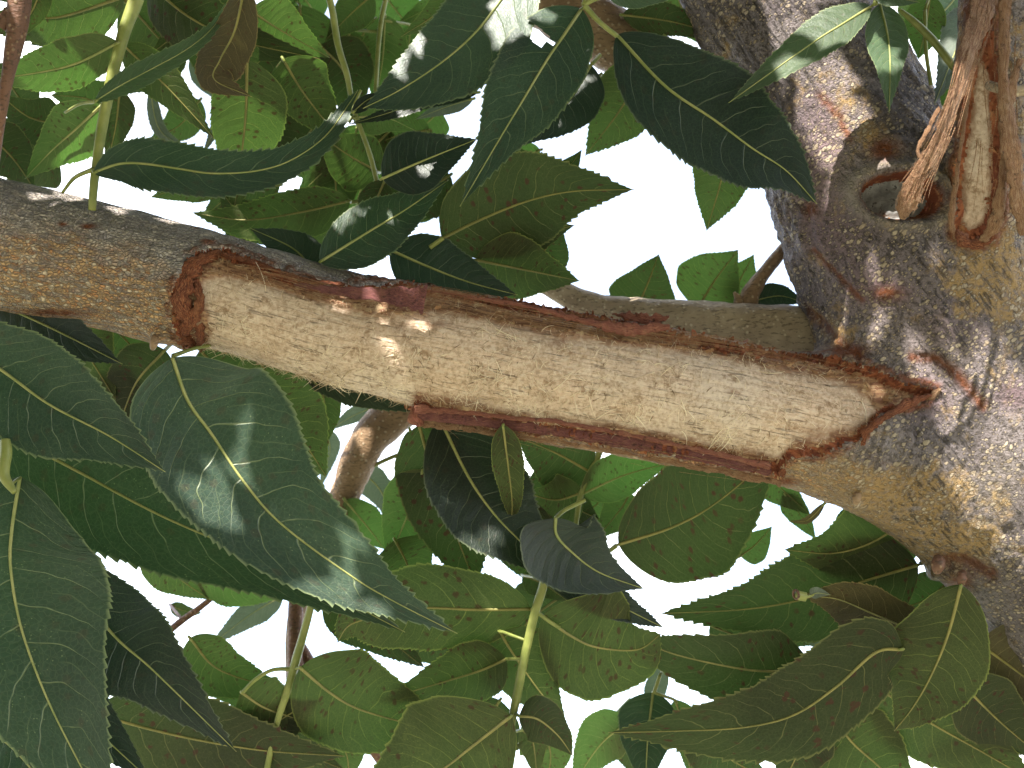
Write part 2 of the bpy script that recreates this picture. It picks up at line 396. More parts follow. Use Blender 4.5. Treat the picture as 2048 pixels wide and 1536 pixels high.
# ------------------------------------------------------------------ setting: ground
b = NB('ground_soil_grass'); P_ = b.obj()
c_ = b.mix(b.ss(b.noise(P_, .8, 6), .4, .6), (.17, .165, .11), (.30, .28, .23)); c_ = b.mix(b.ss(b.noise(P_, 25, 4), .45, .6, 0, .6), c_, (.10, .12, .04))
gm = b.end(b.pr(c_, .9, b.bump(b.noise(P_, 40, 4), .5, .02), .2))
g = mesh_obj('ground', [(-1500, -1500, 0), (1500, -1500, 0), (1500, 1500, 0), (-1500, 1500, 0)], [(0, 1, 2, 3)], gm, None, world=True)
tag(g, 'dry grassy soil below the tree', kind='structure')

# ------------------------------------------------------------------ the tree: trunk, limb, upper branch as one blended surface
limb_pts = [(-260, 435, 0, 128), (0, 490, 0, 131), (350, 567, 0, 122), (700, 668, 0, 121), (1000, 732, 0, 133), (1300, 788, 0, 133), (1550, 835, .0, 130), (1760, 895, -.005, 142), (1960, 980, -.02, 165), (2080, 1050, -.03, 190)]
trunk_pts = [(1400, -260, -.05, 150), (1540, -20, -.05, 166), (1662, 195, -.045, 168), (1745, 400, -.035, 192), (1858, 615, -.03, 226), (2010, 840, -.03, 235), (2140, 1045, -.035, 236), (2330, 1350, -.04, 240)]
upper_pts = [(1955, 640, -.01, 80), (1965, 500, .015, 78), (1975, 330, .035, 76), (1998, 120, .045, 82), (2025, -220, .05, 84)]
def chain(pts, n):
    c = catmull(pts, n); P = np.array([V(*q[:3]) for q in c]); r = c[:, 3]*K*(D0-c[:, 2])/D0
    return P, r, c
CH = [chain(limb_pts, 22), chain(trunk_pts, 18), chain(upper_pts, 9)]
def cdist(ch, Q):
    """distance to surface, arc length, closest index"""
    P, r, _ = ch; best = np.full(len(Q), 1e9, np.float32); S = np.zeros(len(Q), np.float32); CP = np.zeros((len(Q), 3), np.float32); RR = np.zeros(len(Q), np.float32); acc = 0
    for i in range(len(P)-1):
        a, bb = P[i], P[i+1]; d = bb-a; ln = np.linalg.norm(d)
        t = np.clip(((Q-a)@d)/ln**2, 0, 1)
        c = a+t[:, None]*d; rr = r[i]+(r[i+1]-r[i])*t
        dd = np.linalg.norm(Q-c, axis=1)-rr
        m = dd < best
        best[m] = dd[m]; S[m] = (acc+t*ln)[m]; CP[m] = c[m]; RR[m] = rr[m]; acc += ln
    return best, S, CP, RR
def smin(a, b, k):
    h = np.maximum(k-np.abs(a-b), 0)/k; return np.minimum(a, b)-h*h*k*.25
def F(Q):
    a = cdist(CH[0], Q)[0]; t = cdist(CH[1], Q)[0]; u_ = cdist(CH[2], Q)[0]
    return smin(smin(a, t, .040), u_, .018)
h = 0.0022
lo = V(-130, 1560, -.0)*1.0; lo[2] = -.115; lo[0] = V(-200, 0)[0]; lo[1] = -.30
hi = np.array([.40, .27, .085]); B = 8
nb = np.ceil((hi-lo)/(h*B)).astype(int); N = nb*B+1
G = np.full(N, 1.0, np.float32)
ctr = np.stack(np.meshgrid(*[(np.arange(n)+.5)*B*h+lo[i] for i, n in enumerate(nb)], indexing='ij'), -1).reshape(-1, 3)
fc = F(ctr); act = np.abs(fc) < B*h*1.05+.004
idx = np.stack(np.unravel_index(np.arange(len(ctr)), nb), -1)
for i in np.nonzero(~act)[0]:
    x, y, z = idx[i]*B; G[x:x+B+1, y:y+B+1, z:z+B+1] = 1.0 if fc[i] > 0 else -1.0
off = np.stack(np.meshgrid(*[np.arange(B+1)]*3, indexing='ij'), -1).reshape(-1, 3)
ai = np.nonzero(act)[0]
for k0 in range(0, len(ai), 400):
    ii = idx[ai[k0:k0+400]]*B; pts = (ii[:, None, :]+off[None]).reshape(-1, 3)
    G[pts[:, 0], pts[:, 1], pts[:, 2]] = F(pts*h+lo)
# surface nets
neg = G < 0
cs = [(dx, dy, dz) for dx in (0, 1) for dy in (0, 1) for dz in (0, 1)]
sl = lambda d: tuple(slice(d[i], N[i]-1+d[i]) for i in range(3))
cnt = sum(neg[sl(d)].astype(np.int8) for d in cs)
cell = np.argwhere((cnt > 0) & (cnt < 8))
vid = -np.ones(N-1, np.int64); vid[tuple(cell.T)] = np.arange(len(cell))
acc = np.zeros((len(cell), 3)); num = np.zeros(len(cell))
for ia in range(8):
    for ib in range(ia+1, 8):
        a, b_ = np.array(cs[ia]), np.array(cs[ib])
        if abs(a-b_).sum() != 1: continue
        ga = G[tuple((cell+a).T)]; gb = G[tuple((cell+b_).T)]; m = (ga < 0) != (gb < 0)
        t = ga[m]/(ga[m]-gb[m]); acc[m] += a+(b_-a)*t[:, None]; num[m] += 1
VT = (cell+acc/num[:, None])*h+lo
quads = []
for ax in range(3):
    e = [0, 0, 0]; e[ax] = 1
    s0 = [slice(1, N[i]-1) for i in range(3)]; s0[ax] = slice(0, N[ax]-1)
    s1 = list(s0); s1[ax] = slice(1, N[ax])
    A0, A1 = neg[tuple(s0)], neg[tuple(s1)]
    for flip, m in ((False, A0 & ~A1), (True, ~A0 & A1)):
        p = np.argwhere(m); 
        for i in range(3):
            if i != ax: p[:, i] += 1
        u_, w_ = (ax+1) % 3, (ax+2) % 3
        du = np.zeros(3, int); du[u_] = 1; dw = np.zeros(3, int); dw[w_] = 1
        q = np.stack([vid[tuple((p-du-dw).T)], vid[tuple((p-dw).T)], vid[tuple(p.T)], vid[tuple((p-du).T)]], 1)
        if flip: q = q[:, ::-1]
        quads.append(q)
quads = np.concatenate(quads); quads = quads[(quads >= 0).all(1)]
tmp = bpy.data.meshes.new('t'); tmp.from_pydata(VT.tolist(), [], quads.tolist())
to = bpy.data.objects.new('t', tmp); C.objects.link(to)
md = to.modifiers.new('s', 'SUBSURF'); md.levels = 1; md.render_levels = 1
dg = bpy.context.evaluated_depsgraph_get(); ev = to.evaluated_get(dg); em = ev.to_mesh()
nv = len(em.vertices); X = np.empty(nv*3, np.float32); em.vertices.foreach_get('co', X); X = X.reshape(-1, 3).astype(float)
NRM = np.empty(nv*3, np.float32); em.vertices.foreach_get('normal', NRM); NRM = NRM.reshape(-1, 3).astype(float)
FQ = np.empty(len(em.polygons)*4, np.int32); em.loops.foreach_get('vertex_index', FQ); FQ = FQ.reshape(-1, 4)
ev.to_mesh_clear(); bpy.data.objects.remove(to); bpy.data.meshes.remove(tmp)
dl, sL, cL, rL = cdist(CH[0], X); dt, sT, cT, rT = cdist(CH[1], X); du_, sU, cU, rU = cdist(CH[2], X)
def ang(X, c):
    o = X-c; return np.arctan2(o[:, 1], o[:, 2])
thL, thT, thU = ang(X, cL), ang(X, cT), ang(X, cU)
UVL = np.stack([sL, np.where(np.abs(thL) < 9, thL*.035, 0), np.zeros(nv)], 1)
thT2 = np.arctan2((X-cT)[:, 0]*.8+(X-cT)[:, 1]*.6, (X-cT)[:, 2])
UVT = np.stack([X[:, 0]*.6-X[:, 1]*.8, X[:, 0]*.8+X[:, 1]*.6, X[:, 2]], 1)
limbness = smooth(.006, -.010, dl-np.minimum(dt, du_)) * smooth(1850, 1450, to_px(X)[0])
px, py = to_px(X)
offp = np.where(np.abs(thL) > math.pi/2, np.sign(thL)*(np.abs(thL)-math.pi/2)*rL/K, 0)
pyw = py-offp
def polydist(poly, x, y):
    P = np.array(poly, float); best = np.full(len(x), 1e9); ins = np.zeros(len(x), bool)
    for i in range(len(P)):
        a, bb = P[i], P[(i+1) % len(P)]; d = bb-a
        t = np.clip(((x-a[0])*d[0]+(y-a[1])*d[1])/(d@d), 0, 1)
        best = np.minimum(best, np.hypot(x-a[0]-t*d[0], y-a[1]-t*d[1]))
        c = ((a[1] > y) != (bb[1] > y)) & (x < (bb[0]-a[0])*(y-a[1])/(bb[1]-a[1]+1e-9)+a[0]); ins ^= c
    return np.where(ins, best, -best)
# the wound in the limb: outer edge of the bark, and the pale wood within
outer = [(352, 570), (372, 520), (415, 497), (450, 500), (520, 527), (600, 560), (690, 574), (830, 570), (900, 576), (1050, 604), (1180, 628), (1330, 662), (1480, 690), (1640, 708), (1740, 738), (1800, 765), (1868, 782), (1850, 800), (1770, 822), (1735, 850), (1720, 880), (1640, 905), (1580, 915), (1555, 945), (1500, 938), (1380, 912), (1250, 890), (1100, 868), (960, 850), (880, 838), (835, 822), (815, 900), (700, 900), (560, 880), (430, 830), (385, 780), (372, 700), (345, 640)]
inner = [(402, 555), (430, 543), (520, 556), (640, 594), (760, 622), (845, 622), (862, 605), (960, 626), (1090, 650), (1200, 670), (1300, 680), (1450, 702), (1580, 727), (1690, 752), (1745, 790), (1762, 815), (1740, 845), (1660, 880), (1590, 895), (1565, 925), (1460, 908), (1330, 882), (1240, 868), (1060, 845), (900, 818), (830, 800), (800, 890), (700, 890), (560, 870), (440, 820), (400, 740), (412, 660), (396, 600)]
wob = fbm(X*np.array([420, 420, 420.]), 3)
wob2 = fbm(X*np.array([150, 150, 150.])+9, 2)
do = polydist(outer, px, pyw)+wob*9+wob2*5
di = polydist(inner, px, pyw)+wob*6+wob2*6
onl = (dl < .02) & (np.abs(thL) < math.radians(165))
do = np.where(onl, do, -99); di = np.where(onl, di, -99)
# strip torn from the upper branch
uo = [(1950, -60), (1975, -60), (1985, 60), (2000, 200), (2008, 330), (2004, 430), (1985, 478), (1945, 488), (1908, 468), (1912, 400), (1925, 280), (1938, 120)]
ui = [(1950, 110), (1976, 150), (1984, 300), (1984, 400), (1970, 445), (1940, 466), (1916, 446), (1924, 340), (1936, 230)]
onu = (du_ < .012) & (NRM[:, 2] > -.1)
duo = np.where(onu, polydist(uo, px, py)+wob*7+wob2*4, -99); dui = np.where(onu, polydist(ui, px, py)+wob*5, -99)
# knot hole
kx, ky = (px-1803)/80, (py-394-(px-1803)*.06)/46
rho = np.hypot(kx, ky)+wob2*.05
onk = (NRM[:, 2] > 0) & (rho < 2.6) & (du_ > .001)
rho = np.where(onk, rho, 9)
def blob0(cx, cy, rx, ry): return np.exp(-(((px-cx)/rx)**2+((py-cy)/ry)**2))
# displacement
disp = .0011*fbm(X*38, 3)+.00055*fbm(X*130+3, 3)
ridge = fbm(np.stack([sL*60, thL*.035*260, thL*0], 1)+5, 3)
disp = disp+limbness*.00055*ridge
disp = disp+(1-limbness)*(.0016*fbm(X*np.array([24, 24, 24])+31, 3)+.0007*np.abs(fbm(X*180+7, 2)))
tq = np.stack([UVT[:, 0]*38, UVT[:, 1]*170, UVT[:, 2]*170], 1)
upt = (1-limbness)*np.clip(blob0(1500, 120, 130, 220)+blob0(1570, 520, 60, 170)+blob0(1830, 250, 60, 200)+.35, 0, 1)
disp = disp+upt*(.0030*fbm(tq, 3)+.0012*np.abs(fbm(tq*3.1, 2)))
sw = sL*1400+3*fbm(X*40, 2); disp = disp+(.0007*np.sin(sw)*blob0(1800, 930, 150, 110)*(1-smooth(-6, 10, do)))
lip = np.exp(-((do+7)/8)**2)*(.0010+.0020*np.clip(wob2+.2, 0, 1))
disp = disp+np.where(do > -40, lip, 0)
dw = -.0030*smooth(-2, 5, do)-.0013*smooth(-3, 7, di)
flat = smooth(-2, 8, di)
grain = .00030*fbm(np.stack([sL*35, thL*.035*420, thL*0], 1), 3)+.0003*fbm(X*260, 3)+.0008*fbm(X*45, 2)
disp = disp*(1-flat)+grain*flat+dw
disp = disp+np.exp(-((duo+5)/6)**2)*.0012-.0028*smooth(-2, 4, duo)-.001*smooth(-2, 6, dui)
kd = .0068*np.exp(-((rho-1.30)/.27)**2)-.013*smooth(1.06, .86, rho)+.0016*fbm(X*130, 3)*smooth(.86, .7, rho)+.005*smooth(.9, .5, rho)*np.clip(kx*.7+ky*.5, -1, 1)
disp = disp+blob0(1560, 520, 55, 190)*(.0030*fbm(X*75+3, 3)+.0012*fbm(X*240, 2))+blob0(1420, 60, 60, 160)*.0016*fbm(X*160, 3)
XD = X+NRM*disp[:, None]; XD[:, 2] += kd
# cracks and old seams in the trunk bark: (polyline px, depth)
def seam(line, width):
    P = np.array(line, float); d = np.full(nv, 1e9)
    for i in range(len(P)-1):
        a, bb = P[i], P[i+1]; e = bb-a; t = np.clip(((px-a[0])*e[0]+(py-a[1])*e[1])/(e@e), 0, 1)
        d = np.minimum(d, np.hypot(px-a[0]-t*e[0], py-a[1]-t*e[1]))
    d = d+wob*5; return np.where(NRM[:, 2] > 0, np.exp(-(d/width)**2), 0)
s1 = seam([(1825, 712), (1870, 716), (1910, 745), (1945, 785), (1965, 812)], 10)
s2 = seam([(1630, 500), (1665, 540), (1700, 575), (1725, 600)], 6)
s3 = seam([(1640, 190), (1680, 235), (1700, 280)], 8)
s4 = seam([(1880, 1115), (1930, 1120), (1985, 1150)], 12)
s5 = seam([(1605, 610), (1690, 690), (1720, 715)], 9)
XD -= NRM*((s1*.0022+s2*.0012+s3*.0006+s4*.003+s5*.002)[:, None])
def blob(cx, cy, rx, ry=None, a=1.0):
    ry = ry or rx; return a*np.exp(-(((px-cx)/rx)**2+((py-cy)/ry)**2)**1.0)*(NRM[:, 2] > -.2)
XD += NRM*((.003*blob(1775, 585, 32, 18)+.004*blob(1562, 560, 14, 30)+.004*blob(1712, 1000, 14, 9)+.006*blob(1880, 1135, 22, 18)+.004*blob(1905, 1150, 16, 14)+.0045*blob(318, 668, 18, 10)+.003*blob(1895, 843, 14, 14)*0)[:, None])
sinT = np.sin(thL)
gold = .66-.85*sinT*limbness
gold = gold*limbness+(1-limbness)*(.05+blob(1960, 560, 70, 60, 1.0)+blob(1670, 200, 60, 30, .6)+blob(1730, 290, 60, 90, .55)+blob(1660, 670, 80, 60, .7)+blob(1700, 985, 190, 55, 1.2)+blob(1870, 1080, 140, 70, 1.1)+blob(1620, 930, 90, 50, .6)+blob(1980, 250, 120, 260, .7)+blob(1450, 150, 60, 90, .4)+blob(1640, 520, 30, 60, .3)+blob(1900, 930, 150, 60, .35)+blob(2040, 560, 60, 150, .5))
purp = np.clip((1-limbness)*(.15+blob(1650, 320, 60, 140, .9)+blob(1770, 585, 45, 22, 1.4)+blob(1720, 560, 80, 80, .6)+blob(2030, 790, 40, 30, 1)+blob(1840, 790, 60, 40, .8)+blob(1640, 450, 80, 80, .5)+blob(1900, 650, 80, 60, .5)), 0, 1)
rust = s1*.9+s2*.8+s3*.8+s4*.8+s5*.7
for c in ((125, 448, 9, 5), (176, 452, 16, 6), (393, 452, 7, 5), (705, 540, 16, 8), (740, 505, 8, 5), (1768, 300, 30, 22), (1690, 700, 40, 12), (1920, 1160, 26, 18), (1560, 965, 40, 8), (110, 625, 60, 7), (1560, 640, 16, 13), (1775, 585, 26, 13), (1620, 420, 14, 14)):
    rust = rust+blob(*c)*1.2
rust = rust+np.exp(-((do+9)/7)**2)*.9*smooth(-.2, .5, wob2+.3)+np.exp(-((duo+8)/10)**2)*.9+smooth(1.15, 1.02, rho)*.6
pale = np.where(onk, np.exp(-((rho-1.36)/.17)**2)*.7, 0)+blob(1685, 360, 40, 60, .4)+blob(2000, 980, 60, 80, .3)  # paler knot ring and two paler trunk patches
# split the surface into trunk, limb, wood, inner bark, torn edge, knot
fm = lambda a: a[FQ].mean(1)
fdo, fdi, fuo, fui, frh, flm = fm(do), fm(di), fm(duo), fm(dui), fm(rho), fm(smooth(.002, -.002, dl-dt)); fpx = fm(px); fub = fm(du_-np.minimum(dl, dt))
lab = np.zeros(len(FQ), int)                        # 0 trunk
lab[(flm > .5)] = 1                                 # limb
lab[(fub < 0) & (lab == 0)] = 2                     # upper branch
lab[(fdo > -1)] = 3                                 # torn edge
lab[(fdo > 11)] = 4                                 # inner bark
lab[(fdi > 0) & (fdo > 3)] = 5                      # bare wood
lab[(fuo > -1)] = 6; lab[(fui > 0)] = 7
lab[frh < 1.02] = 8; lab[frh < .84] = 9
me_tmp = bpy.data.meshes.new('n'); me_tmp.from_pydata(XD.tolist(), [], FQ.tolist()); me_tmp.update()
VN = np.empty(nv*3, np.float32); me_tmp.vertices.foreach_get('normal', VN); VN = VN.reshape(-1, 3).astype(float)
bpy.data.meshes.remove(me_tmp)
edge_st = np.clip(np.exp(-(np.maximum(np.maximum(di, dui), 0)/7)**2)+blob(1660, 868, 60, 16, .8)+blob(880, 640, 26, 8, .7)+blob(1090, 655, 40, 8, .6)+blob(920, 815, 60, 14, .6)+blob(790, 650, 60, 8, .3)+blob(470, 790, 60, 14, .3)+blob(1470, 780, 12, 6, 1)+blob(1120, 675, 18, 12, .8), 0, 1)
tree = bpy.data.objects.new('nut_tree', None); C.objects.link(tree); tree.location = (.62, .50, 0)
tag(tree, 'grey brown tree trunk and limbs, bark torn off one limb to bare pale wood', 'tree')
def sub_surface(name, k, mat, parent):
    f = FQ[lab == k]
    if not len(f): return None
    used, inv = np.unique(f, return_inverse=True); f = inv.reshape(-1, 4)
    o = mesh_obj(name, XD[used], f, M[mat], parent)
    me = o.data
    for nm, ar in (('limb_coord', UVL), ('trunk_coord', UVT)):
        a = me.attributes.new(nm, 'FLOAT_VECTOR', 'POINT'); a.data.foreach_set('vector', ar[used].astype(np.float32).ravel())
    for nm, ar in (('limbness', limbness), ('edge_stain', edge_st)):
        a = me.attributes.new(nm, 'FLOAT', 'POINT'); a.data.foreach_set('value', ar[used].astype(np.float32))
    a = me.attributes.new('bark_tint', 'FLOAT_COLOR', 'POINT')
    a.data.foreach_set('color', np.clip(np.stack([gold, purp, rust, pale], 1), 0, 1)[used].astype(np.float32).ravel())
    n = VN[used]; nw = n[:, 0:1]*RT+n[:, 1:2]*UP-n[:, 2:3]*FW
    me.normals_split_custom_set_from_vertices(nw.tolist())
    return o
trunk = sub_surface('trunk', 0, 'bark', tree)
limb = sub_surface('limb', 1, 'bark', tree); limb['label'] = 'speckled grey and gold limb with a long strip of bark torn away'
upper = sub_surface('upper_branch', 2, 'bark', tree); upper['label'] = 'upright branch with shredded orange bark'
sub_surface('torn_bark_edge', 3, 'raw', limb); sub_surface('inner_bark', 4, 'inner', limb)
wood = sub_surface('bare_wood', 5, 'wood', limb); wood['label'] = 'long patch of bare pale wood covered with frayed fibres'
sub_surface('torn_bark_edge', 6, 'raw', upper); sub_surface('bare_wood', 7, 'wood', upper)
sub_surface('knot_rim', 8, 'raw', trunk); sub_surface('knot_hole', 9, 'dead', trunk)

# off-frame continuation of the stems, down to the ground and up into the crown
def wtube(name, pts, mat, parent, m=20):
    c = catmull(pts, 10*len(pts)); Q = c[:, :3]; P = np.stack([(Q-CAM)@RT, (Q-CAM)@UP, D0-(Q-CAM)@FW], 1)
    v, f = tube_mesh(P, c[:, 3], m, .05); return mesh_obj(name, v, f, mat, parent)
def wp(px, py, z, r): q = to_world(V(px, py, z)); return (q[0], q[1], q[2], r*K)
e = wp(2290, 1290, -.04, 236)
wtube('trunk_base', [e, (e[0]+.09, e[1]+.02, e[2]-.22, .072), (.62, .50, .75, .085), (.62, .50, .2, .10), (.62, .50, -.05, .14)], M['greytwig'], tree)
e = wp(1425, -210, -.05, 146); wtube('trunk_top', [e, (e[0]-.12, e[1]+.0, e[2]+.22, .036), (e[0]-.3, e[1]+.15, e[2]+.8, .022)], M['greytwig'], tree)
e = wp(-160, 452, 0, 124); wtube('limb_end', [e, (e[0]-.25, e[1]-.02, e[2]+.09, .028), (e[0]-.9, e[1]-.05, e[2]+.35, .014)], M['greytwig'], tree)
e = wp(2020, -150, .05, 78); wtube('branch_top', [e, (e[0]+.03, e[1]-.05, e[2]+.3, .016), (e[0]+.08, e[1]-.1, e[2]+.8, .008)], M['greytwig'], tree)

# side branches and twigs behind the limb
sb = tube('side_branch', [(1720, 700, -.045, 72), (1600, 676, -.05, 62), (1480, 662, -.055, 56), (1350, 652, -.058, 52), (1230, 626, -.06, 34), (1160, 603, -.06, 26), (1090, 566, -.06, 22), (1030, 532, -.065, 17), (960, 518, -.07, 10)], M['greytwig'], tree, 60, 20, .10)
tube('spur_twig', [(1492, 640, -.06, 26), (1500, 590, -.06, 19), (1530, 545, -.065, 14), (1562, 505, -.07, 12), (1590, 470, -.08, 10)], M['twig'], sb, 20, 12, .15)
tube('spur_twig', [(1474, 620, -.055, 12), (1476, 598, -.055, 9), (1468, 584, -.055, 3)], M['twig'], sb, 10, 8, .15)
tube('leafless_branch', [(1500, 260, -.09, 62), (1400, 190, -.09, 60), (1290, 120, -.09, 60), (1180, 50, -.09, 62), (1060, -30, -.09, 64), (960, -110, -.09, 60)], M['twig'], tree, 50, 18, .12)
tube('hanging_branch', [(850, 760, -.12, 52), (800, 815, -.12, 44), (745, 870, -.12, 38), (712, 930, -.12, 34), (690, 990, -.12, 30), (640, 1100, -.12, 24), (592, 1240, -.13, 18), (594, 1500, -.14, 18), (600, 1700, -.15, 18)], M['twig'], tree, 50, 14, .12)
tube('thin_twig', [(592, 1190, -.11, 15), (590, 1300, -.11, 15), (592, 1400, -.12, 15), (596, 1560, -.12, 14)], M['redtwig'], tree, 20, 12, .1)
tube('thin_twig', [(600, 1290, -.12, 10), (640, 1360, -.12, 14), (700, 1430, -.12, 12), (760, 1520, -.13, 10)], M['redtwig'], tree, 14, 10, .1)
tube('thin_twig', [(40, -60, .05, 24), (38, 20, .05, 23), (30, 80, .05, 18), (14, 160, .05, 12), (2, 240, .05, 9), (-10, 330, .04, 8)], M['redtwig'], tree, 24, 12, .12)
tube('thin_twig', [(0, 55, .05, 12), (16, 35, .05, 14), (38, 10, .05, 16)], M['redtwig'], tree, 10, 10, .12)
tube('thin_twig', [(1860, 830, -.1, 10), (1990, 330, -.03, 20), (1910, 290, -.03, 18), (1880, 282, -.04, 16)][1:], M['twig'], tree, 12, 10, .1)
tube('thin_twig', [(2100, 150, .075, 12), (2040, 182, .072, 11), (1995, 176, .07, 10), (1978, 170, .062, 9)], M['greytwig'], tree, 14, 10, .1)
for x_, y_, r_ in ((310, 686, 9), (1715, 997, 9), (1878, 1132, 14), (1925, 1158, 10)):
    tube('bud', [(x_, y_-12, .022, r_*.8), (x_-2, y_, .028, r_), (x_-5, y_+12, .026, r_*.5)], M['redtwig'] if y_ > 1100 else M['twig'], limb, 8, 10, .25)

def strands(pts, number, seed, spread, name, parent, mat, seg=14, r=(.00008, .00022)):
    # thin fibres that follow a strip and stray from it (one loose mass)
    c = catmull(pts, 80); P = np.array([V(*q[:3]) for q in c]); wd_ = c[:, 3]*K/2; rs = np.random.RandomState(seed); vs = []; fs = []
    T = np.gradient(P, axis=0); T /= np.linalg.norm(T, axis=1)[:, None]
    for _ in range(number):
        i0 = rs.randint(0, 66); ln = rs.randint(6, 30); i1 = min(79, i0+ln); o_ = rs.uniform(-1.05, 1.05); dr = rs.uniform(-.5, .5)*spread; dz = rs.uniform(.0, .0012); r0 = rs.uniform(*r); b0 = len(vs)
        for k in range(seg+1):
            t = k/seg; f = i0+(i1-i0)*t; i = min(int(f), 78); p = P[i]+(P[i+1]-P[i])*(f-i)
            a = np.cross(T[i], (0, 0, 1)); a /= np.linalg.norm(a)
            q = p+a*(o_+dr*t*t*2)*wd_[i]*(1 if abs(o_) < 9 else 1)+np.array([0, 0, dz+.0012+abs(dr)*t*t*.002]); rr = r0*(1-.7*t)
            for j in range(3): th = j*2.094; vs.append(q+rr*(math.cos(th)*a+math.sin(th)*np.array([0, 0, 1.])))
        for k in range(seg):
            for j in range(3): A0 = b0+k*3; fs.append((A0+j, A0+(j+1) % 3, A0+3+(j+1) % 3, A0+3+j))
    o = mesh_obj(name, np.array(vs), fs, M[mat], parent, [(v[0]*40, v[1]*40) for v in vs]); o['kind'] = 'stuff'; return o
# torn flaps and strips
def strip(name, pts, mat, parent, thick=.0016, seed=0, n=90, m=16, jag=.35, curl=0.0, rough_=.0007):
    """pts: (px, py, z, width_px, turn_deg)"""
    c = catmull(pts, n); rr = np.random.RandomState(seed+1)
    P = np.array([V(*q[:3]) for q in c]); T = np.gradient(P, axis=0); T /= np.linalg.norm(T, axis=1)[:, None]
    jl = 1+jag*fbm(np.stack([np.arange(n)*.22+seed*7, np.zeros(n)+.3, np.zeros(n)], 1), 3)*1.5
    jr = 1+jag*fbm(np.stack([np.arange(n)*.22+seed*7, np.zeros(n)+9.3, np.zeros(n)], 1), 3)*1.5
    vs = []; fs = []
    for i in range(n):
        a = np.cross(T[i], (0, 0, 1)); a /= np.linalg.norm(a); t = math.radians(c[i, 4]); bz = np.cross(a, T[i])
        ac = math.cos(t)*a+math.sin(t)*bz; bc = -math.sin(t)*a+math.cos(t)*bz
        w_ = c[i, 3]*K/2
        for j in range(m):
            th = 2*math.pi*j/m; x = math.cos(th); y = math.sin(th)
            ww = w_*(jl[i] if x > 0 else jr[i])
            vs.append(P[i]+ac*x*ww+bc*(y*thick*.5+curl*w_*x*x))
    vs = np.array(vs); q = vs*400+seed
    vs = vs+np.stack([fbm(q, 2), fbm(q+50, 2), fbm(q+90, 2)], 1)*rough_+.5*rough_*np.stack([vnoise(q*4), vnoise(q*4+50), vnoise(q*4+90)], 1)
    for i in range(n-1):
        for j in range(m): fs.append((i*m+j, i*m+(j+1) % m, (i+1)*m+(j+1) % m, (i+1)*m+j))
    fs.append(tuple(range(m))[::-1]); fs.append(tuple((n-1)*m+j for j in range(m)))
    uv = np.stack([np.repeat(np.arange(n)/n*(np.linalg.norm(np.diff(P, axis=0), axis=1).sum()*10), m), np.tile(np.abs(np.arange(m)/m*2-1), n)], 1)
    return mesh_obj(name, vs, fs, M[mat], parent, uv)
# long double-lipped strip under the wound
strip('hanging_bark_strip', [(828, 838, .010, 26, 10), (900, 851, .013, 18, 12), (1000, 864, .015, 17, 10), (1120, 878, .017, 18, 12), (1260, 902, .018, 18, 10), (1400, 929, .018, 22, 10), (1500, 948, .018, 26, 10), (1562, 956, .018, 32, 10)], 'flapout', limb, .0022, 3, 170, 16, .35)
strip('hanging_bark_strip', [(830, 818, .018, 16, -10), (920, 824, .025, 9, -10), (1020, 835, .029, 8, -10), (1130, 846, .031, 8, -10), (1250, 868, .031, 9, -10), (1350, 889, .031, 9, -10), (1430, 907, .030, 10, -10), (1540, 934, .028, 12, -10)], 'flap', limb, .0018, 5, 170, 14, .45)
strip('bark_strip_groove', [(835, 828, .014, 22, 0), (950, 841, .019, 21, 0), (1100, 859, .022, 22, 0), (1250, 884, .023, 24, 0), (1400, 912, .023, 22, 0), (1540, 943, .022, 16, 0)], 'purple', limb, .0014, 9, 120, 14, .1)
strip('bark_strip_end', [(826, 815, .012, 8, 0), (832, 832, .013, 34, 0), (842, 850, .012, 12, 0)], 'flap', limb, .004, 12, 24, 14, .3)
# purple flap at the top edge
strip('bark_flap', [(590, 568, .034, 6, 10), (680, 583, .037, 18, 12), (760, 591, .039, 26, 12), (815, 596, .040, 40, 10), (850, 601, .039, 50, 8)], 'purple', limb, .0024, 21, 90, 16, .22, .3)
strip('bark_flap', [(862, 580, .026, 8, 20), (960, 596, .027, 8, 20), (1080, 618, .026, 9, 20), (1180, 644, .026, 16, 20), (1260, 660, .026, 26, 15), (1338, 652, .023, 10, 10)], 'flap', limb, .0018, 25, 120, 14, .6)
strip('bark_flap', [(1195, 650, .014, 14, 10), (1235, 662, .018, 26, 10), (1290, 664, .018, 30, 0), (1322, 650, .015, 16, 0)], 'flap', limb, .0020, 26, 60, 14, .6)
strip('bark_flap', [(1225, 628, .004, 6, 10), (1262, 634, .006, 20, 10), (1300, 640, .006, 20, 0), (1338, 632, .004, 4, 0)], 'flap', limb, .0016, 27, 60, 14, .8)
strands([(835, 836, .010, 34, 0), (1000, 866, .017, 40, 0), (1250, 905, .022, 44, 0), (1540, 950, .023, 40, 0)], 24, 3, .8, 'bark_fibres', limb, 'flapout')
strands([(600, 572, .028, 14, 0), (760, 594, .032, 40, 0), (848, 600, .032, 44, 0)], 14, 4, .3, 'bark_fibres', limb, 'purple')
strands([(420, 530, .030, 26, 0), (560, 560, .033, 30, 0), (700, 596, .034, 34, 0), (860, 590, .028, 30, 0), (1050, 628, .024, 34, 0), (1300, 668, .022, 30, 0), (1500, 698, .020, 24, 0), (1740, 765, .030, 30, 0)], 150, 7, .6, 'bark_fibres', limb, 'inner', r=(.00006, .00016))
strands([(1985, -60, .076, 46, 10), (1962, 30, .086, 44, 10), (1935, 110, .096, 38, 20), (1905, 210, .101, 30, 30), (1868, 300, .101, 32, 20), (1822, 385, .097, 36, 0), (1806, 430, .095, 20, 0)], 70, 9, .9, 'bark_fibres', upper, 'flapout', r=(.00012, .0003))
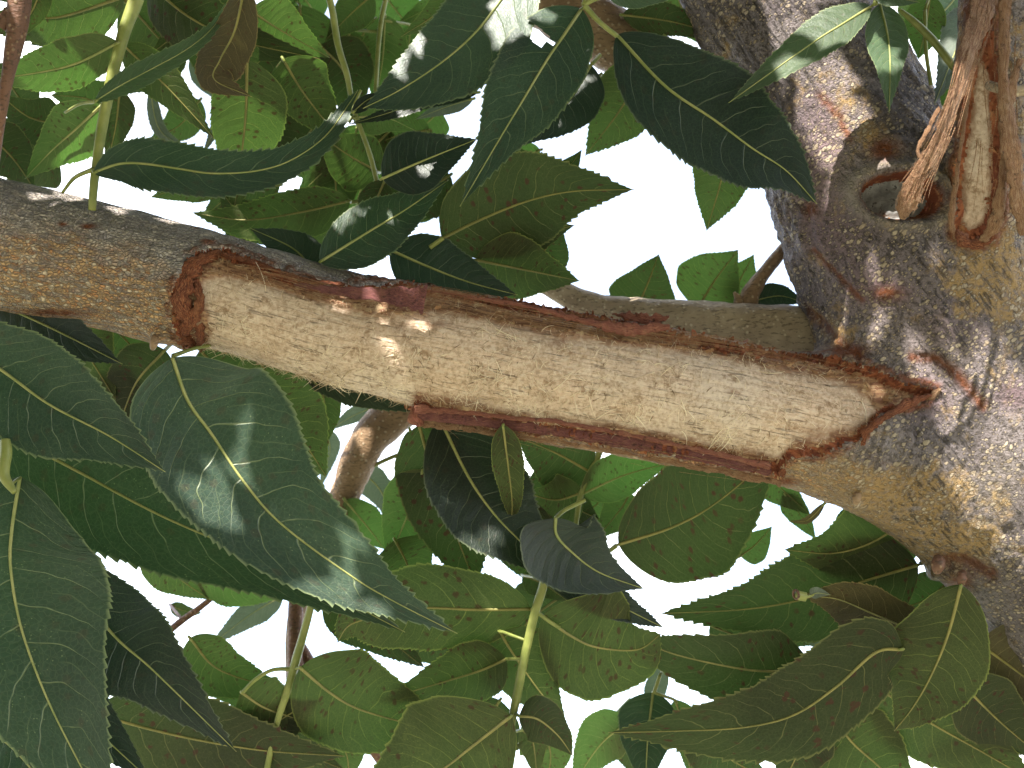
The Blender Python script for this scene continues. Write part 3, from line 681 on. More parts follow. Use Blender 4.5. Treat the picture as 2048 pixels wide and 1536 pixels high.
strands([(1990, -60, .084, 70, 0), (1985, 120, .084, 70, 0), (1985, 300, .076, 80, 0), (1960, 470, .058, 60, 0)], 36, 10, .5, 'bark_fibres', upper, 'flapout', r=(.00012, .0003))
# ragged mass at the left end, pieces along the right end
strip('torn_bark_lump', [(440, 506, .024, 14, 0), (402, 520, .030, 26, 10), (376, 552, .033, 36, 0), (362, 600, .034, 34, 0), (376, 640, .028, 34, 0), (362, 668, .020, 30, 0), (392, 690, .010, 26, 0)], 'rawstrip', limb, .0035, 31, 120, 18, .45)
strip('torn_bark_lump', [(392, 560, .031, 14, 20), (400, 600, .033, 18, 30), (392, 640, .028, 22, 20), (402, 672, .022, 16, 10), (396, 692, .012, 12, 10)], 'rawstrip', limb, .003, 33, 80, 16, .5)
strip('torn_bark_lump', [(1562, 950, .023, 12, 0), (1575, 925, .027, 12, 0), (1625, 912, .030, 10, 0), (1680, 898, .033, 13, 0), (1725, 880, .036, 18, 0), (1738, 856, .039, 16, 0), (1775, 832, .039, 13, 0), (1820, 805, .037, 18, 0), (1862, 790, .034, 10, 0)], 'rawstrip', limb, .0026, 41, 150, 16, .5)
strip('torn_bark_lump', [(1850, 800, .032, 8, 20), (1866, 792, .034, 14, 20), (1878, 776, .034, 8, 20)], 'flapout', limb, .003, 44, 24, 12, .4)
strip('torn_bark_lump', [(435, 507, .026, 10, 30), (500, 522, .029, 10, 40), (600, 556, .030, 8, 40), (690, 570, .030, 7, 40)], 'rawstrip', limb, .0018, 48, 120, 12, .6)
# hanging shreds on the upper branch
strip('bark_shred', [(1985, -60, .075, 46, 10), (1962, 30, .085, 44, 10), (1935, 110, .095, 38, 20), (1905, 210, .10, 30, 30), (1868, 300, .10, 32, 20), (1838, 350, .098, 30, 10), (1822, 385, .096, 38, 0), (1812, 415, .094, 34, 10), (1806, 440, .092, 6, 0)], 'flapout', upper, .0012, 51, 180, 16, .3, 0, .0004)
strip('bark_shred', [(1962, -60, .078, 14, 0), (1955, 60, .084, 12, 10), (1942, 160, .070, 9, 10), (1926, 260, .068, 8, 10), (1912, 360, .062, 8, 0), (1904, 440, .056, 12, 0), (1910, 476, .050, 8, 0)], 'flapout', upper, .0014, 53, 140, 14, .5, 0, .0004)
strip('bark_shred', [(2008, -60, .084, 26, 0), (2008, 80, .084, 18, 0), (2008, 240, .078, 18, 0), (2008, 340, .072, 16, 0), (1992, 440, .064, 24, 0), (1965, 482, .055, 14, 0)], 'flapout', upper, .0016, 55, 140, 14, .4, 0, .0005)
strip('bark_shred', [(2040, 120, .078, 12, 0), (2018, 200, .078, 26, 10), (2022, 300, .078, 32, 0), (2038, 400, .072, 30, 0), (2048, 470, .066, 14, 0)], 'flapout', upper, .0016, 57, 100, 14, .4, 0, .0005)
strip('bark_shred', [(1912, 462, .052, 14, 0), (1930, 482, .053, 20, 0), (1960, 486, .053, 18, 0), (1990, 470, .055, 12, 0)], 'rawstrip', upper, .003, 59, 50, 14, .5)
strip('bark_shred', [(1850, 330, .099, 3, 0), (1836, 300, .10, 6, 30), (1860, 250, .10, 8, 40), (1880, 215, .10, 6, 30)], 'flapout', upper, .0012, 60, 40, 10, .6)

def chips(ks, number, seed, name, parent, mat, lmax=.0045):
    rs = np.random.RandomState(seed); f = FQ[np.isin(lab, ks)]; used = np.unique(f); pick = rs.choice(used, number); vs = []; fs = []
    for v in pick:
        n = VN[v]; p = XD[v]; d = rs.normal(size=3)+n*.6+np.array([.5, -.1, 0]); d /= np.linalg.norm(d)
        e = np.cross(d, rs.normal(size=3)); e /= np.linalg.norm(e); L_ = rs.uniform(.0008, lmax)*(1 if rs.rand() < .3 else .5); w_ = L_*rs.uniform(.15, .5); b0 = len(vs); q = np.cross(d, e)*L_*.3
        k = 7; ring = [p-d*L_*.3]
        for a in range(k):
            t = a/(k-1)*math.pi; ring.append(p+d*(L_*.8*math.sin(t)**.5*rs.uniform(.6, 1.1))+e*w_*math.cos(t)*rs.uniform(.7, 1.2)+q*math.sin(t)*rs.uniform(.2, 1))
        for r_ in ring: vs.append(r_)
        for r_ in ring: vs.append(r_+n*.00025)
        m = len(ring)
        for a in range(1, m-1): fs.append((b0, b0+a, b0+a+1)); fs.append((b0+m, b0+m+a+1, b0+m+a))
        for a in range(m): c_ = (a+1) % m; fs.append((b0+a, b0+m+a, b0+m+c_, b0+c_))
    o = mesh_obj(name, np.array(vs), fs, M[mat], parent, smooth_=False); o['kind'] = 'stuff'
chips([3], 2200, 5, 'bark_chips', limb, 'raw'); chips([4], 500, 6, 'bark_chips', limb, 'inner', .006); chips([6], 260, 8, 'bark_chips', upper, 'raw')
# frayed fibres on the bare wood (nobody could count them)
def fibres(k, number, seed, lmin, lmax, name, parent, rad=(.00008, .00019), mat='fibre'):
    rs = np.random.RandomState(seed); f = FQ[lab == k]; used = np.unique(f)
    wgt = (.25+smooth(-.1, .5, fbm(X[used]*60+4, 3)))*(.35+.9*smooth(.3, -.9, sinT[used])); wgt /= wgt.sum()
    pick = rs.choice(used, number, p=wgt); vs = []; fs = []
    for v in pick:
        n = VN[v]; p = XD[v]-n*.0003; ax = np.array([.97, -.22, 0]); ac = np.cross(n, ax)
        L_ = lmin+(lmax-lmin)*rs.rand()**2.6; a = rs.uniform(-1, 1)*1.3+math.pi*(rs.rand() < .5)*0+math.pi/2*(1 if rs.rand() < .6 else -1)
        d = math.cos(a)*ax+math.sin(a)*ac+n*rs.uniform(.1, .8)
        d /= np.linalg.norm(d); cv = rs.normal(size=3)*.5-n*.55+np.array([0, -.25, 0]); r0 = rs.uniform(*rad); base = len(vs)
        q = p.copy(); S = 5
        for s in range(S+1):
            r = r0*(1-.8*s/S)
            e1 = np.cross(d, (0.3, .1, 1)); e1 /= np.linalg.norm(e1); e2 = np.cross(d, e1)
            for j in range(3): t = j*2.094; vs.append(q+r*(math.cos(t)*e1+math.sin(t)*e2))
            q = q+d*L_/S; d = d+cv*(1.2/S); d /= np.linalg.norm(d)
        for s in range(S):
            for j in range(3): a0 = base+s*3; fs.append((a0+j, a0+(j+1) % 3, a0+3+(j+1) % 3, a0+3+j))
    o = mesh_obj(name, np.array(vs), fs, M[mat], parent, smooth_=True); o['kind'] = 'stuff'; return o
fibres(5, 5200, 1, .0012, .0095, 'wood_fibres', limb, (.00011, .00024))
fibres(5, 230, 2, .006, .020, 'wood_splinters', limb, (.00022, .00042))
fibres(5, 420, 12, .0015, .006, 'bark_fibres', limb, (.00016, .0004), 'twig')
fibres(4, 500, 3, .002, .008, 'bark_fibres', limb)

# ------------------------------------------------------------------ leaves
def leaf(pts, width, kind, z, parent, tilt=None, peak=.36, fold=.12, bend=0.0, teeth=26, asym=0.0, bite=None, wave=.05, rib=True, label=None, nx=None, curl=0.0):
    """pts flat list of photo positions, base to tip; width across in photo pixels; z distance towards the lens"""
    P2 = [(pts[i], pts[i+1]) for i in range(0, len(pts), 2)]
    width = width*(1.09 if kind in 'UDPBS' else 1.03)
    if not asym: asym = rnd.uniform(-.09, .09)
    if wave == .05: wave = rnd.uniform(.03, .13)*(.35 if kind in 'TK' else 1)
    if not curl: curl = rnd.uniform(-.18, .18)*(.5 if kind in 'TK' else 1)
    if not bend: bend = rnd.uniform(-.05, .05)
    if len(P2) == 2:
        (a, b), (c, d) = P2; s = rnd.uniform(-.06, .06); P2 = [(a, b), ((a+c)/2-(d-b)*s, (b+d)/2+(c-a)*s), (c, d)]
    Lpx = sum(math.dist(P2[i], P2[i+1]) for i in range(len(P2)-1))
    n = teeth*4 if Lpx > 90 else 48
    c = catmull(P2, n+1); T = np.gradient(c, axis=0); T /= np.linalg.norm(T, axis=1)[:, None]+1e-9
    N2 = np.stack([T[:, 1], -T[:, 0]], 1)        # v>0 side in the image
    under = kind in 'UDPBS'
    ny = tilt if tilt is not None else (-.55 if under else .40)+rnd.uniform(-.15, .15)
    nx_ = nx if nx is not None else rnd.uniform(-.22, .22)
    cx, cy = c[n//2]
    cols = np.array([-1, -.94, -.75, -.5, -.25, -.06, 0, .06, .25, .5, .75, .94, 1])
    u = np.linspace(0, 1, n+1); a_ = .60 if peak > .3 else .5; b_ = a_*(1-peak)/peak
    tt_ = np.clip((u-peak)/(1-peak), 0, 1); ss_ = np.clip(u/peak, 0, 1)
    prof = np.where(u > peak, (1-tt_**1.65)**1.22, np.maximum(1-(1-ss_)**2.1, 0)**.66)
    prof = prof*(1+.035*np.sin(u*9+rnd.random()*6)+.02*np.sin(u*23+rnd.random()*6))
    prof[0] = .02; prof[-1] = .004
    sd = rnd.random()*50; fo = fold*(-1 if under else 1); ph = rnd.random()*6
    amp = min(.011*Lpx, 7.5)*(.8 if Lpx > 150 else .7)
    verts = []; uvs = []
    tj = vnoise(np.stack([np.arange(n+1)*.3+sd, np.zeros(n+1), np.zeros(n+1)], 1))
    for i in range(n+1):
        for v in cols:
            sgn = 1 if v > 0 else -1; hw = width/2*prof[i]*(1+asym*sgn)
            x, y = c[i]+N2[i]*hw*v
            if abs(v) == 1 and .05 < u[i] < .985:
                tt = (u[i]*teeth+(.4 if v > 0 else 0)+tj[i]*.45) % 1.0
                k_ = tt**1.4*amp*1.35*(1+.55*tj[i])*min(1, hw/10)
                x += (N2[i][0]*sgn*.8+T[i][0]*.6)*k_; y += (N2[i][1]*sgn*.8+T[i][1]*.6)*k_
            dx, dy = (x-cx)*K, -(y-cy)*K
            zz = z-(nx_*dx+ny*dy)/.85
            zz += fo*abs(v)**1.3*hw*K + bend*K*Lpx*(-(2*u[i]-1)**2+.3)
            zz += wave*K*width*.6*abs(v)**2*math.sin(u[i]*13+ph+(1.7 if v > 0 else 0))*.5 + curl*K*hw*v*abs(v)
            verts.append(V(x, y, zz)); uvs.append((u[i], v*.5+.5))
    m = len(cols); fs = []
    for i in range(n):
        for j in range(m-1):
            if bite:
                uu, vv = (i+.5)/n, (cols[j]+cols[j+1])/2
                if any(((uu-q[0])/q[2])**2+((vv-q[1])/q[3])**2 < 1+.5*tj[i] for q in bite): continue
            fs.append((i*m+j, (i+1)*m+j, (i+1)*m+j+1, i*m+j+1))
    vv = np.array(verts)
    o = mesh_obj('leaflet', vv, fs, M[kind], parent, uvs)
    if label: o['label'] = label
    if rib:
        ctrl = vv.reshape(n+1, m, 3)[::2, m//2].copy()
        ctrl[:, 2] += .0002
        w0 = (.00082 if width > 60 else .0005)*min(1.25, .55+width/220)
        rad = w0*(1-.82*np.linspace(0, 1, len(ctrl)))
        tv, tf = tube_mesh(ctrl, rad, 6, 0, 1.0)
        mesh_obj('midrib', tv, tf, M['ribd' if kind in 'UDB' else 'rib'], o)
    return o, vv.reshape(n+1, m, 3)[0, m//2]
def spray(label, stalks, leaves, group=None, z0=0, name='compound_leaf', smat='stalk', cat='leaf spray'):
    """stalks: list of [(px,py,z,r)...]; leaves: dict rows"""
    first = stalks[0][0] if stalks else (leaves[0][0][0], leaves[0][0][1], leaves[0][3], 3)
    root = empty(name, V(first[0], first[1], first[2]), label=label, cat=cat, group=group)
    for s in stalks:
        tube('stalk', s, M[smat], root, None, 10, .06)
    for row in leaves:
        pts, wd, kd, z = row[:4]; kw = row[4] if len(row) > 4 else {}
        o, b0 = leaf(pts, wd, kd, z, root, **kw)
        # short stem joining the blade to the stalk
        x0, y0 = pts[0], pts[1]; dx, dy = x0-pts[2], y0-pts[3]; l = math.hypot(dx, dy); e = 5
        ax, ay, az, zb = x0+dx/l*e, y0+dy/l*e, b0[2]-.001, b0[2]
        near = [(math.hypot(x0-q[0], y0-q[1]), q) for s in stalks for q in catmull(s, 30)]
        if near:
            d_, q_ = min(near, key=lambda t: t[0])
            if d_ < 60: ax, ay, az = q_[0], q_[1], q_[2]
        tube('leaf_stem', [(ax, ay, az, 3 if near else 1.6), (x0, y0, zb, 3.2), (x0-dx/l*8, y0-dy/l*8, zb, 2.4)], M[smat], o, 6, 6)
    return root
GF, GB, GM = 'large leaves hanging in front at lower left', 'leaf sprays seen from below behind the limb', 'leaf sprays above the limb'
# --- lower left, close to the lens
spray('long toothed dark green leaflet with pale midrib, tip pointing right above the widest leaf', [[(-260, 600, .05, 6), (-150, 640, .05, 5)]], [([-150, 640, 0, 738, 99, 809, 219, 872, 331, 944], 208, 'T', .052, dict(teeth=34, tilt=.25, peak=.42))], GF)
spray('widest glossy leaflet, hung by its bent stalk from under the stripped limb', [[(420, 690, .01, 5), (385, 698, .018, 4), (345, 712, .026, 5)]], [([345, 716, 376, 801, 424, 869, 489, 965, 564, 1049, 700, 1150, 787, 1202, 915, 1267], 300, 'T', .040, dict(teeth=44, peak=.24, tilt=.22, fold=.10, wave=.05))], GF)
spray('broad leaflet mostly hidden, its toothed lower edge showing under the widest leaf', [[(-60, 830, .02, 5), (0, 860, .02, 5)]], [([0, 860, 160, 945, 330, 1035, 560, 1135, 810, 1264], 262, 'T', .012, dict(teeth=40, peak=.33, tilt=.25))], GF)
spray('tallest leaflet running down the left picture edge with a thick pale midrib', [[(10, 880, .06, 10), (12, 905, .062, 12), (8, 950, .064, 11), (30, 985, .066, 6)]], [([40, 955, 24, 1060, 22, 1140, 44, 1260, 96, 1400, 164, 1536, 250, 1700], 360, 'T', .068, dict(teeth=44, peak=.40, tilt=.22, nx=.1))], GF)
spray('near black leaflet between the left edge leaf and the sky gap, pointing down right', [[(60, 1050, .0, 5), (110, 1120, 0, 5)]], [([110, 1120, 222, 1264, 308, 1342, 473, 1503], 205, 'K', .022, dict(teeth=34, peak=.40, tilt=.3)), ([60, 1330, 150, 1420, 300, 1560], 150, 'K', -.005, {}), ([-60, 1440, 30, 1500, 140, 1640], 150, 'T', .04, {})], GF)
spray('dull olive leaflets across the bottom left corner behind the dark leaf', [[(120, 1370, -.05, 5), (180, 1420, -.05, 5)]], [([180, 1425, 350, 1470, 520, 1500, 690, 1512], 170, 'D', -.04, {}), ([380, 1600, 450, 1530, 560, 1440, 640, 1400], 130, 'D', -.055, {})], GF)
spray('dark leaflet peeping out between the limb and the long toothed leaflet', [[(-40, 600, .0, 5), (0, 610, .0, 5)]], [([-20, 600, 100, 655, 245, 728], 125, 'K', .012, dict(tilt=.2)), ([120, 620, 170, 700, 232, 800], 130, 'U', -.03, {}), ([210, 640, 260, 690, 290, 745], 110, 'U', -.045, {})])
spray('sunlit green leaflets hanging below the limb right of the widest leaf', [[(520, 660, -.03, 5), (519, 740, -.03, 5), (520, 815, -.03, 4)]], [([515, 690, 545, 800, 605, 880, 654, 955], 158, 'U', -.03, dict(tilt=-.5)), ([600, 700, 700, 765, 870, 828], 90, 'K', -.02, dict(tilt=.2)), ([640, 760, 650, 820, 648, 900], 70, 'U', -.05, {})])
# --- upper left
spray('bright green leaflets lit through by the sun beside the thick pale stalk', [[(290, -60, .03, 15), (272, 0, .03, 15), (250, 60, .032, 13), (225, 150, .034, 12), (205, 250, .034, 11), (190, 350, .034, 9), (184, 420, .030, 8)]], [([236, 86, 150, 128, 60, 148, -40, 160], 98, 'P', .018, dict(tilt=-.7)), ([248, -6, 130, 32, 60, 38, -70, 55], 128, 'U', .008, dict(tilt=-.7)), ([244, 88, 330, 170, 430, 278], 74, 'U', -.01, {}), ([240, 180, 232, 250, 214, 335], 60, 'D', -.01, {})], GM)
spray('slender curved leaflet sweeping right in an arc above the limb', [[(125, 385, .02, 3), (150, 355, .03, 4), (188, 338, .038, 5)]], [([188, 345, 240, 328, 290, 328, 360, 338, 427, 347, 512, 342, 581, 321, 650, 273, 700, 205, 716, 180], 100, 'T', .045, dict(peak=.32, teeth=40, tilt=.5, fold=.25))], GM)
spray('narrow edge-on leaflet crossing the thick pale stalk', [[(130, 225, .03, 2.5), (160, 208, .04, 3), (190, 203, .048, 4)]], [([190, 203, 240, 172, 300, 140, 375, 98, 430, 50, 470, -20], 46, 'G', .050, dict(tilt=.7, fold=.3))], GM)
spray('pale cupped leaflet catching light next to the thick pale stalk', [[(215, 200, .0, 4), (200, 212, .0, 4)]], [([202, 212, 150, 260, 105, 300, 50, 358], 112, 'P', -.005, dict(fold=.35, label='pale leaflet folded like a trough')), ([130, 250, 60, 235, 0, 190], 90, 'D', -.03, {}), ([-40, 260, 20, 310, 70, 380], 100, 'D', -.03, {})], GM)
spray('bronze brown leaflet with a twisted tip hanging from the top edge', [[(500, -80, .02, 4), (492, -30, .02, 4)]], [([490, -30, 470, 60, 440, 120, 430, 160, 504, 194], 92, 'B', .022, dict(peak=.45, fold=.2))], GM)
spray('dark leaflets under the top edge left of the bronze leaflet', [[(280, -60, -.04, 4), (300, -30, -.04, 4)]], [([300, -30, 380, 35, 480, 82, 640, 118], 118, 'D', -.03, {}), ([420, -20, 360, 60, 300, 110], 60, 'U', -.045, {}), ([90, -40, 60, 30, 10, 90], 60, 'D', .02, {}), ([250, 0, 330, 90, 360, 120], 120, 'U', -.06, {})], GM)
spray('green leaflets on the slim stalk right of the bronze leaflet', [[(640, -60, -.02, 8), (662, 10, -.02, 7), (676, 90, -.02, 7), (694, 150, -.02, 6), (708, 220, -.025, 5), (740, 310, -.03, 5), (762, 400, -.03, 5)]], [([500, 20, 560, 60, 660, 116], 104, 'U', -.03, {}), ([494, 120, 492, 220, 482, 320, 467, 428], 138, 'U', -.035, dict(tilt=-.75)), ([566, 118, 610, 190, 694, 296], 118, 'U', -.045, {}), ([715, 250, 700, 300, 640, 350, 590, 400], 90, 'P', -.07, {}), ([760, 345, 700, 312, 636, 268], 112, 'U', -.05, {})], GM)
spray('wide olive leaflet lying level just above the limb', [[(740, 400, -.06, 4), (700, 405, -.06, 4)]], [([700, 402, 600, 425, 490, 440, 382, 425], 96, 'U', -.06, {}), ([660, 300, 672, 380, 660, 440], 90, 'U', -.08, {}), ([740, 330, 715, 400, 700, 470], 80, 'P', -.09, {})], GM)
spray('dark bluish leaflets rising from behind the limb left of its centre', [[(640, 560, -.01, 4), (640, 525, 0, 4)]], [([640, 524, 740, 462, 810, 420, 897, 360], 118, 'T', .0, dict(tilt=.5)), ([640, 560, 590, 500, 500, 456], 92, 'K', -.012, {})], GM)
spray('pale twisted leaflet seen on edge in the sky gap', [[(450, 120, -.05, 3), (445, 150, -.05, 3)]], [([445, 150, 440, 230, 402, 318], 28, 'S', -.05, {}), ([300, 180, 320, 260, 380, 300], 26, 'S', -.12, {}), ([385, 110, 410, 160, 430, 200], 42, 'S', -.16, {})], GM)
# --- upper middle
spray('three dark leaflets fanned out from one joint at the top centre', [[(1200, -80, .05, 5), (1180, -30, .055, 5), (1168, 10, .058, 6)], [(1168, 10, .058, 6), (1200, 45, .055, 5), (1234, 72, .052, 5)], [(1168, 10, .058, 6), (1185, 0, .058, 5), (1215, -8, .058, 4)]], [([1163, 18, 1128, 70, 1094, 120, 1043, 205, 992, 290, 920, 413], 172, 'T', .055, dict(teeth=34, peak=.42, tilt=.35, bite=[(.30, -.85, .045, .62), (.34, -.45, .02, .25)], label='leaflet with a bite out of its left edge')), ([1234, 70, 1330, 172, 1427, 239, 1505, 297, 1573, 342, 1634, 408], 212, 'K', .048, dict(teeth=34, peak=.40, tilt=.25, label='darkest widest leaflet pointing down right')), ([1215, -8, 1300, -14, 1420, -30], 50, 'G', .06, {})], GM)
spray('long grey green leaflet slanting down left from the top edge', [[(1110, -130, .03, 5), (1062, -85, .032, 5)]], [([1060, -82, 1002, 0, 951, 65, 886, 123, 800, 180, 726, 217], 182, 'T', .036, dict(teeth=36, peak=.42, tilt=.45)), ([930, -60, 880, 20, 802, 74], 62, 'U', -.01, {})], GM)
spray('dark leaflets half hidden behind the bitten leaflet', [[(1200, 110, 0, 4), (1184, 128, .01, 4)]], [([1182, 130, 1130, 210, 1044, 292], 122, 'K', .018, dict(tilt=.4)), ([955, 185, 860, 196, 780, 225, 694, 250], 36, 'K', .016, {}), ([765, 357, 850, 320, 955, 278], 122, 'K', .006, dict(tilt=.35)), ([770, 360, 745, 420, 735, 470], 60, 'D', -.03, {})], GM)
spray('large spotted leaflet seen from below, sharp tip pointing right into the sky', [[(860, 495, -.01, 5), (886, 476, -.008, 5)]], [([884, 477, 960, 440, 1053, 403, 1145, 383, 1268, 379], 188, 'D', -.006, dict(teeth=34, peak=.40, tilt=-.5)), ([960, 500, 1040, 480, 1150, 450], 96, 'D', -.04, {}), ([950, 520, 1050, 540, 1160, 562], 120, 'U', -.035, {}), ([1100, 355, 1140, 330, 1164, 299], 32, 'D', -.03, {})], GM)
spray('dark leaflet lying behind the limb right under the spotted leaflet', [[(760, 480, -.015, 4), (785, 500, -.015, 4)]], [([780, 500, 860, 535, 940, 565, 1035, 590], 124, 'K', -.012, dict(tilt=.3)), ([900, 350, 830, 400, 790, 470], 110, 'D', -.05, {})], GM)
spray('olive leaflets hanging in the sky gap below the bare branch', [[(1330, 70, -.05, 4), (1300, 110, -.05, 4)]], [([1298, 118, 1240, 220, 1170, 312], 128, 'U', -.05, {}), ([1462, 280, 1440, 370, 1413, 462], 112, 'U', -.03, {}), ([1245, 30, 1350, 45, 1470, 80], 62, 'D', -.06, {}), ([1350, -20, 1370, 30, 1402, 90], 90, 'U', -.13, {}), ([1080, 300, 1050, 310, 1020, 318], 44, 'P', -.08, {})], GM)
spray('soft pale leaflets behind the slim stalk near the top edge', [[(780, -40, -.1, 5), (760, 60, -.1, 5), (750, 200, -.1, 4)]], [([770, 30, 765, 120, 748, 220], 84, 'P', -.12, {}), ([822, 50, 815, 120, 806, 215], 66, 'P', -.14, {}), ([745, -10, 700, 30, 650, 82], 74, 'U', -.1, {}), ([900, -10, 850, 20, 790, 50], 44, 'P', -.15, {}), ([700, 60, 690, 120, 680, 190], 90, 'U', -.13, {}), ([945, 198, 890, 215, 828, 240], 32, 'S', -.05, {}), ([975, 150, 930, 165, 885, 184], 34, 'S', -.08, {}), ([705, 235, 770, 235, 832, 262], 66, 'P', -.03, {}), ([860, 190, 850, 250, 830, 330], 60, 'P', -.16, {}), ([640, -20, 600, 20, 560, 60], 70, 'S', -.2, {})], GM)
spray('curled small leaflet beside the long grey green tip', [[(722, 180, .02, 2.5), (708, 210, .02, 3)]], [([705, 225, 735, 200, 775, 182], 26, 'K', .03, {})], GM)
# --- upper right
spray('two light green leaflets in front of the trunk top', [[(1790, -60, .04, 5), (1760, -20, .045, 5), (1750, 8, .048, 5)]], [([1743, 12, 1690, 45, 1635, 79, 1539, 147, 1457, 206], 76, 'G', .050, dict(peak=.42, tilt=.55, label='light leaflet pointing left across the trunk')), ([1760, 8, 1775, 70, 1780, 130, 1778, 226], 84, 'G', .045, dict(tilt=.6, label='light leaflet hanging with a sunlit tip')), ([1745, -20, 1790, -5, 1840, 5], 40, 'G', .05, {})], GM)
spray('pale leaflets on a green stalk beside the shredded branch', [[(1800, 20, .01, 4), (1830, 45, .012, 7), (1865, 80, .012, 8), (1905, 130, .01, 8), (1935, 170, .01, 7), (1950, 240, .0, 6)], [(1850, 20, 0, 4), (1852, 100, 0, 4), (1862, 170, 0, 4)]], [([1955, 10, 1920, 80, 1868, 210], 86, 'S', -.01, dict(tilt=.4)), ([1860, -10, 1850, 60, 1836, 120], 78, 'U', -.02, {}), ([1900, 150, 1905, 240, 1888, 340], 80, 'U', -.03, {}), ([1930, -30, 1890, 20, 1840, 60], 70, 'G', -.03, {}), ([1945, 200, 1930, 280, 1900, 350], 60, 'K', -.06, {}), ([2060, 300, 2040, 360, 2020, 420], 60, 'D', -.05, {})], GM)
spray('serrated green leaflets standing on top of the side branch', [[(1420, 640, -.08, 4), (1400, 620, -.08, 4)]], [([1395, 618, 1430, 560, 1477, 499], 128, 'U', -.085, dict(tilt=-.1)), ([1455, 618, 1480, 560, 1508, 508], 72, 'U', -.095, dict(tilt=-.1)), ([1505, 602, 1560, 592, 1610, 606], 50, 'K', -.07, {}), ([1262, 640, 1290, 580, 1318, 508], 128, 'D', -.09, dict(tilt=-.1)), ([1225, 610, 1215, 596, 1212, 590], 20, 'D', -.09, {})], GM)
spray('small leaflet tip showing through the gap beside the trunk', [[(1680, 720, -.08, 3), (1690, 705, -.08, 3)]], [([1690, 720, 1705, 700, 1722, 688], 24, 'G', -.09, {})])
# --- lower middle
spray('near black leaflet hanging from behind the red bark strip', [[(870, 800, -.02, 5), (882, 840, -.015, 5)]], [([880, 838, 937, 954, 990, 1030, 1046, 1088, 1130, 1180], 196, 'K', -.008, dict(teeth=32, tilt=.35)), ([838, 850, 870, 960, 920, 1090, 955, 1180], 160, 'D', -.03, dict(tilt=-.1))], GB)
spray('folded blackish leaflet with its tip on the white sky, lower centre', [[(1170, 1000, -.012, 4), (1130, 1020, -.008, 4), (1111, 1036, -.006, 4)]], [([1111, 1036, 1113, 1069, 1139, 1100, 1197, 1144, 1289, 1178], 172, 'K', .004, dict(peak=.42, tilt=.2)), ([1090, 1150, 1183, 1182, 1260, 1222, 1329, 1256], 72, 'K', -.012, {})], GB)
spray('slim small leaflet with a red tip dangling below the bark strip', [[(1010, 850, -.01, 3), (1012, 862, -.01, 3)]], [([1006, 850, 1016, 930, 1024, 1000, 1023, 1046], 58, 'U', .004, dict(peak=.3))], GB)
spray('olive leaflets on the short stalk below the bark strip', [[(1205, 870, -.05, 7), (1196, 912, -.05, 7), (1163, 985, -.05, 6), (1150, 1060, -.055, 5)]], [([1182, 945, 1110, 905, 1030, 872], 138, 'D', -.045, {}), ([1165, 985, 1110, 1000, 1050, 985], 96, 'U', -.055, {}), ([1165, 988, 1250, 950, 1345, 925], 84, 'P', -.05, {}), ([1260, 985, 1240, 1020, 1190, 1080], 86, 'U', -.075, {})], GB)
spray('broad dark leaflet hanging right below the wound, midrib running up right', [[(1215, 1105, -.03, 4), (1233, 1091, -.028, 5)]], [([1237, 1089, 1350, 1052, 1440, 1000, 1570, 890], 222, 'D', -.028, dict(teeth=34, peak=.44, tilt=-.35))], GB)
spray('blurred pale leaflets and brown twig in the left sky gap below the limb', [[(730, 940, -.12, 4), (790, 912, -.12, 4), (865, 888, -.12, 3.5)]], [([765, 808, 710, 830, 655, 862], 34, 'S', -.16, {}), ([705, 930, 760, 980, 792, 1062], 56, 'S', -.16, {}), ([650, 860, 660, 900, 640, 980], 40, 'S', -.2, {}), ([690, 1000, 740, 1060, 770, 1100], 66, 'P', -.12, {})], GB)
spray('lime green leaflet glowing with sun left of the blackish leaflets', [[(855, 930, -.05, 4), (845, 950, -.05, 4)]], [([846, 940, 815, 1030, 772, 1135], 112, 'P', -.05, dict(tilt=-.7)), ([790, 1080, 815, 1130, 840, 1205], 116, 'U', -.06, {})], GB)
spray('rust spotted leaflets paired on the long central stalk', [[(1098, 1120, -.01, 9), (1084, 1180, -.008, 9), (1070, 1225, -.005, 9), (1050, 1310, -.004, 9), (1034, 1390, -.003, 9), (1020, 1470, -.003, 8), (1012, 1600, -.003, 8)], [(1067, 1218, -.006, 4), (1095, 1240, -.006, 4), (1120, 1256, -.006, 4)], [(1030, 1425, -.002, 6), (980, 1465, -.002, 6), (944, 1493, -.002, 6)]], [([1062, 1218, 951, 1219, 841, 1216, 760, 1232, 700, 1250, 674, 1286], 158, 'U', -.012, dict(teeth=34, peak=.34, tilt=-.35, label='spotted leaflet left of the stalk with a dried curled tip')), ([1085, 1232, 1146, 1274, 1197, 1295, 1275, 1299, 1322, 1268], 218, 'U', -.014, dict(peak=.5, asym=.12, tilt=-.35, label='broad spotted leaflet right of the stalk, red at the tip')), ([1022, 1432, 944, 1493, 889, 1536, 780, 1610, 660, 1660], 238, 'U', -.004, dict(peak=.42, tilt=-.35)), ([1038, 1432, 1075, 1438, 1115, 1470, 1146, 1512], 86, 'D', .0, dict(fold=.5, label='small puckered leaflet curling down')), ([1000, 1262, 1022, 1301, 1077, 1380, 1133, 1447], 128, 'U', -.028, {}), ([1012, 1318, 958, 1342, 880, 1366, 757, 1402], 116, 'U', -.026, {}), ([1045, 1150, 1090, 1170, 1138, 1204], 62, 'U', -.05, {}), ([1045, 1460, 1065, 1480, 1075, 1560], 70, 'U', -.06, {})], GB)
spray('leaflets below the widest leaf, one ending in a long point over the white sky', [[(620, 1160, -.06, 4), (650, 1190, -.06, 4)]], [([650, 1180, 740, 1250, 850, 1336], 118, 'D', -.055, {}), ([690, 1180, 760, 1230, 806, 1262], 80, 'U', -.05, {})], GB)
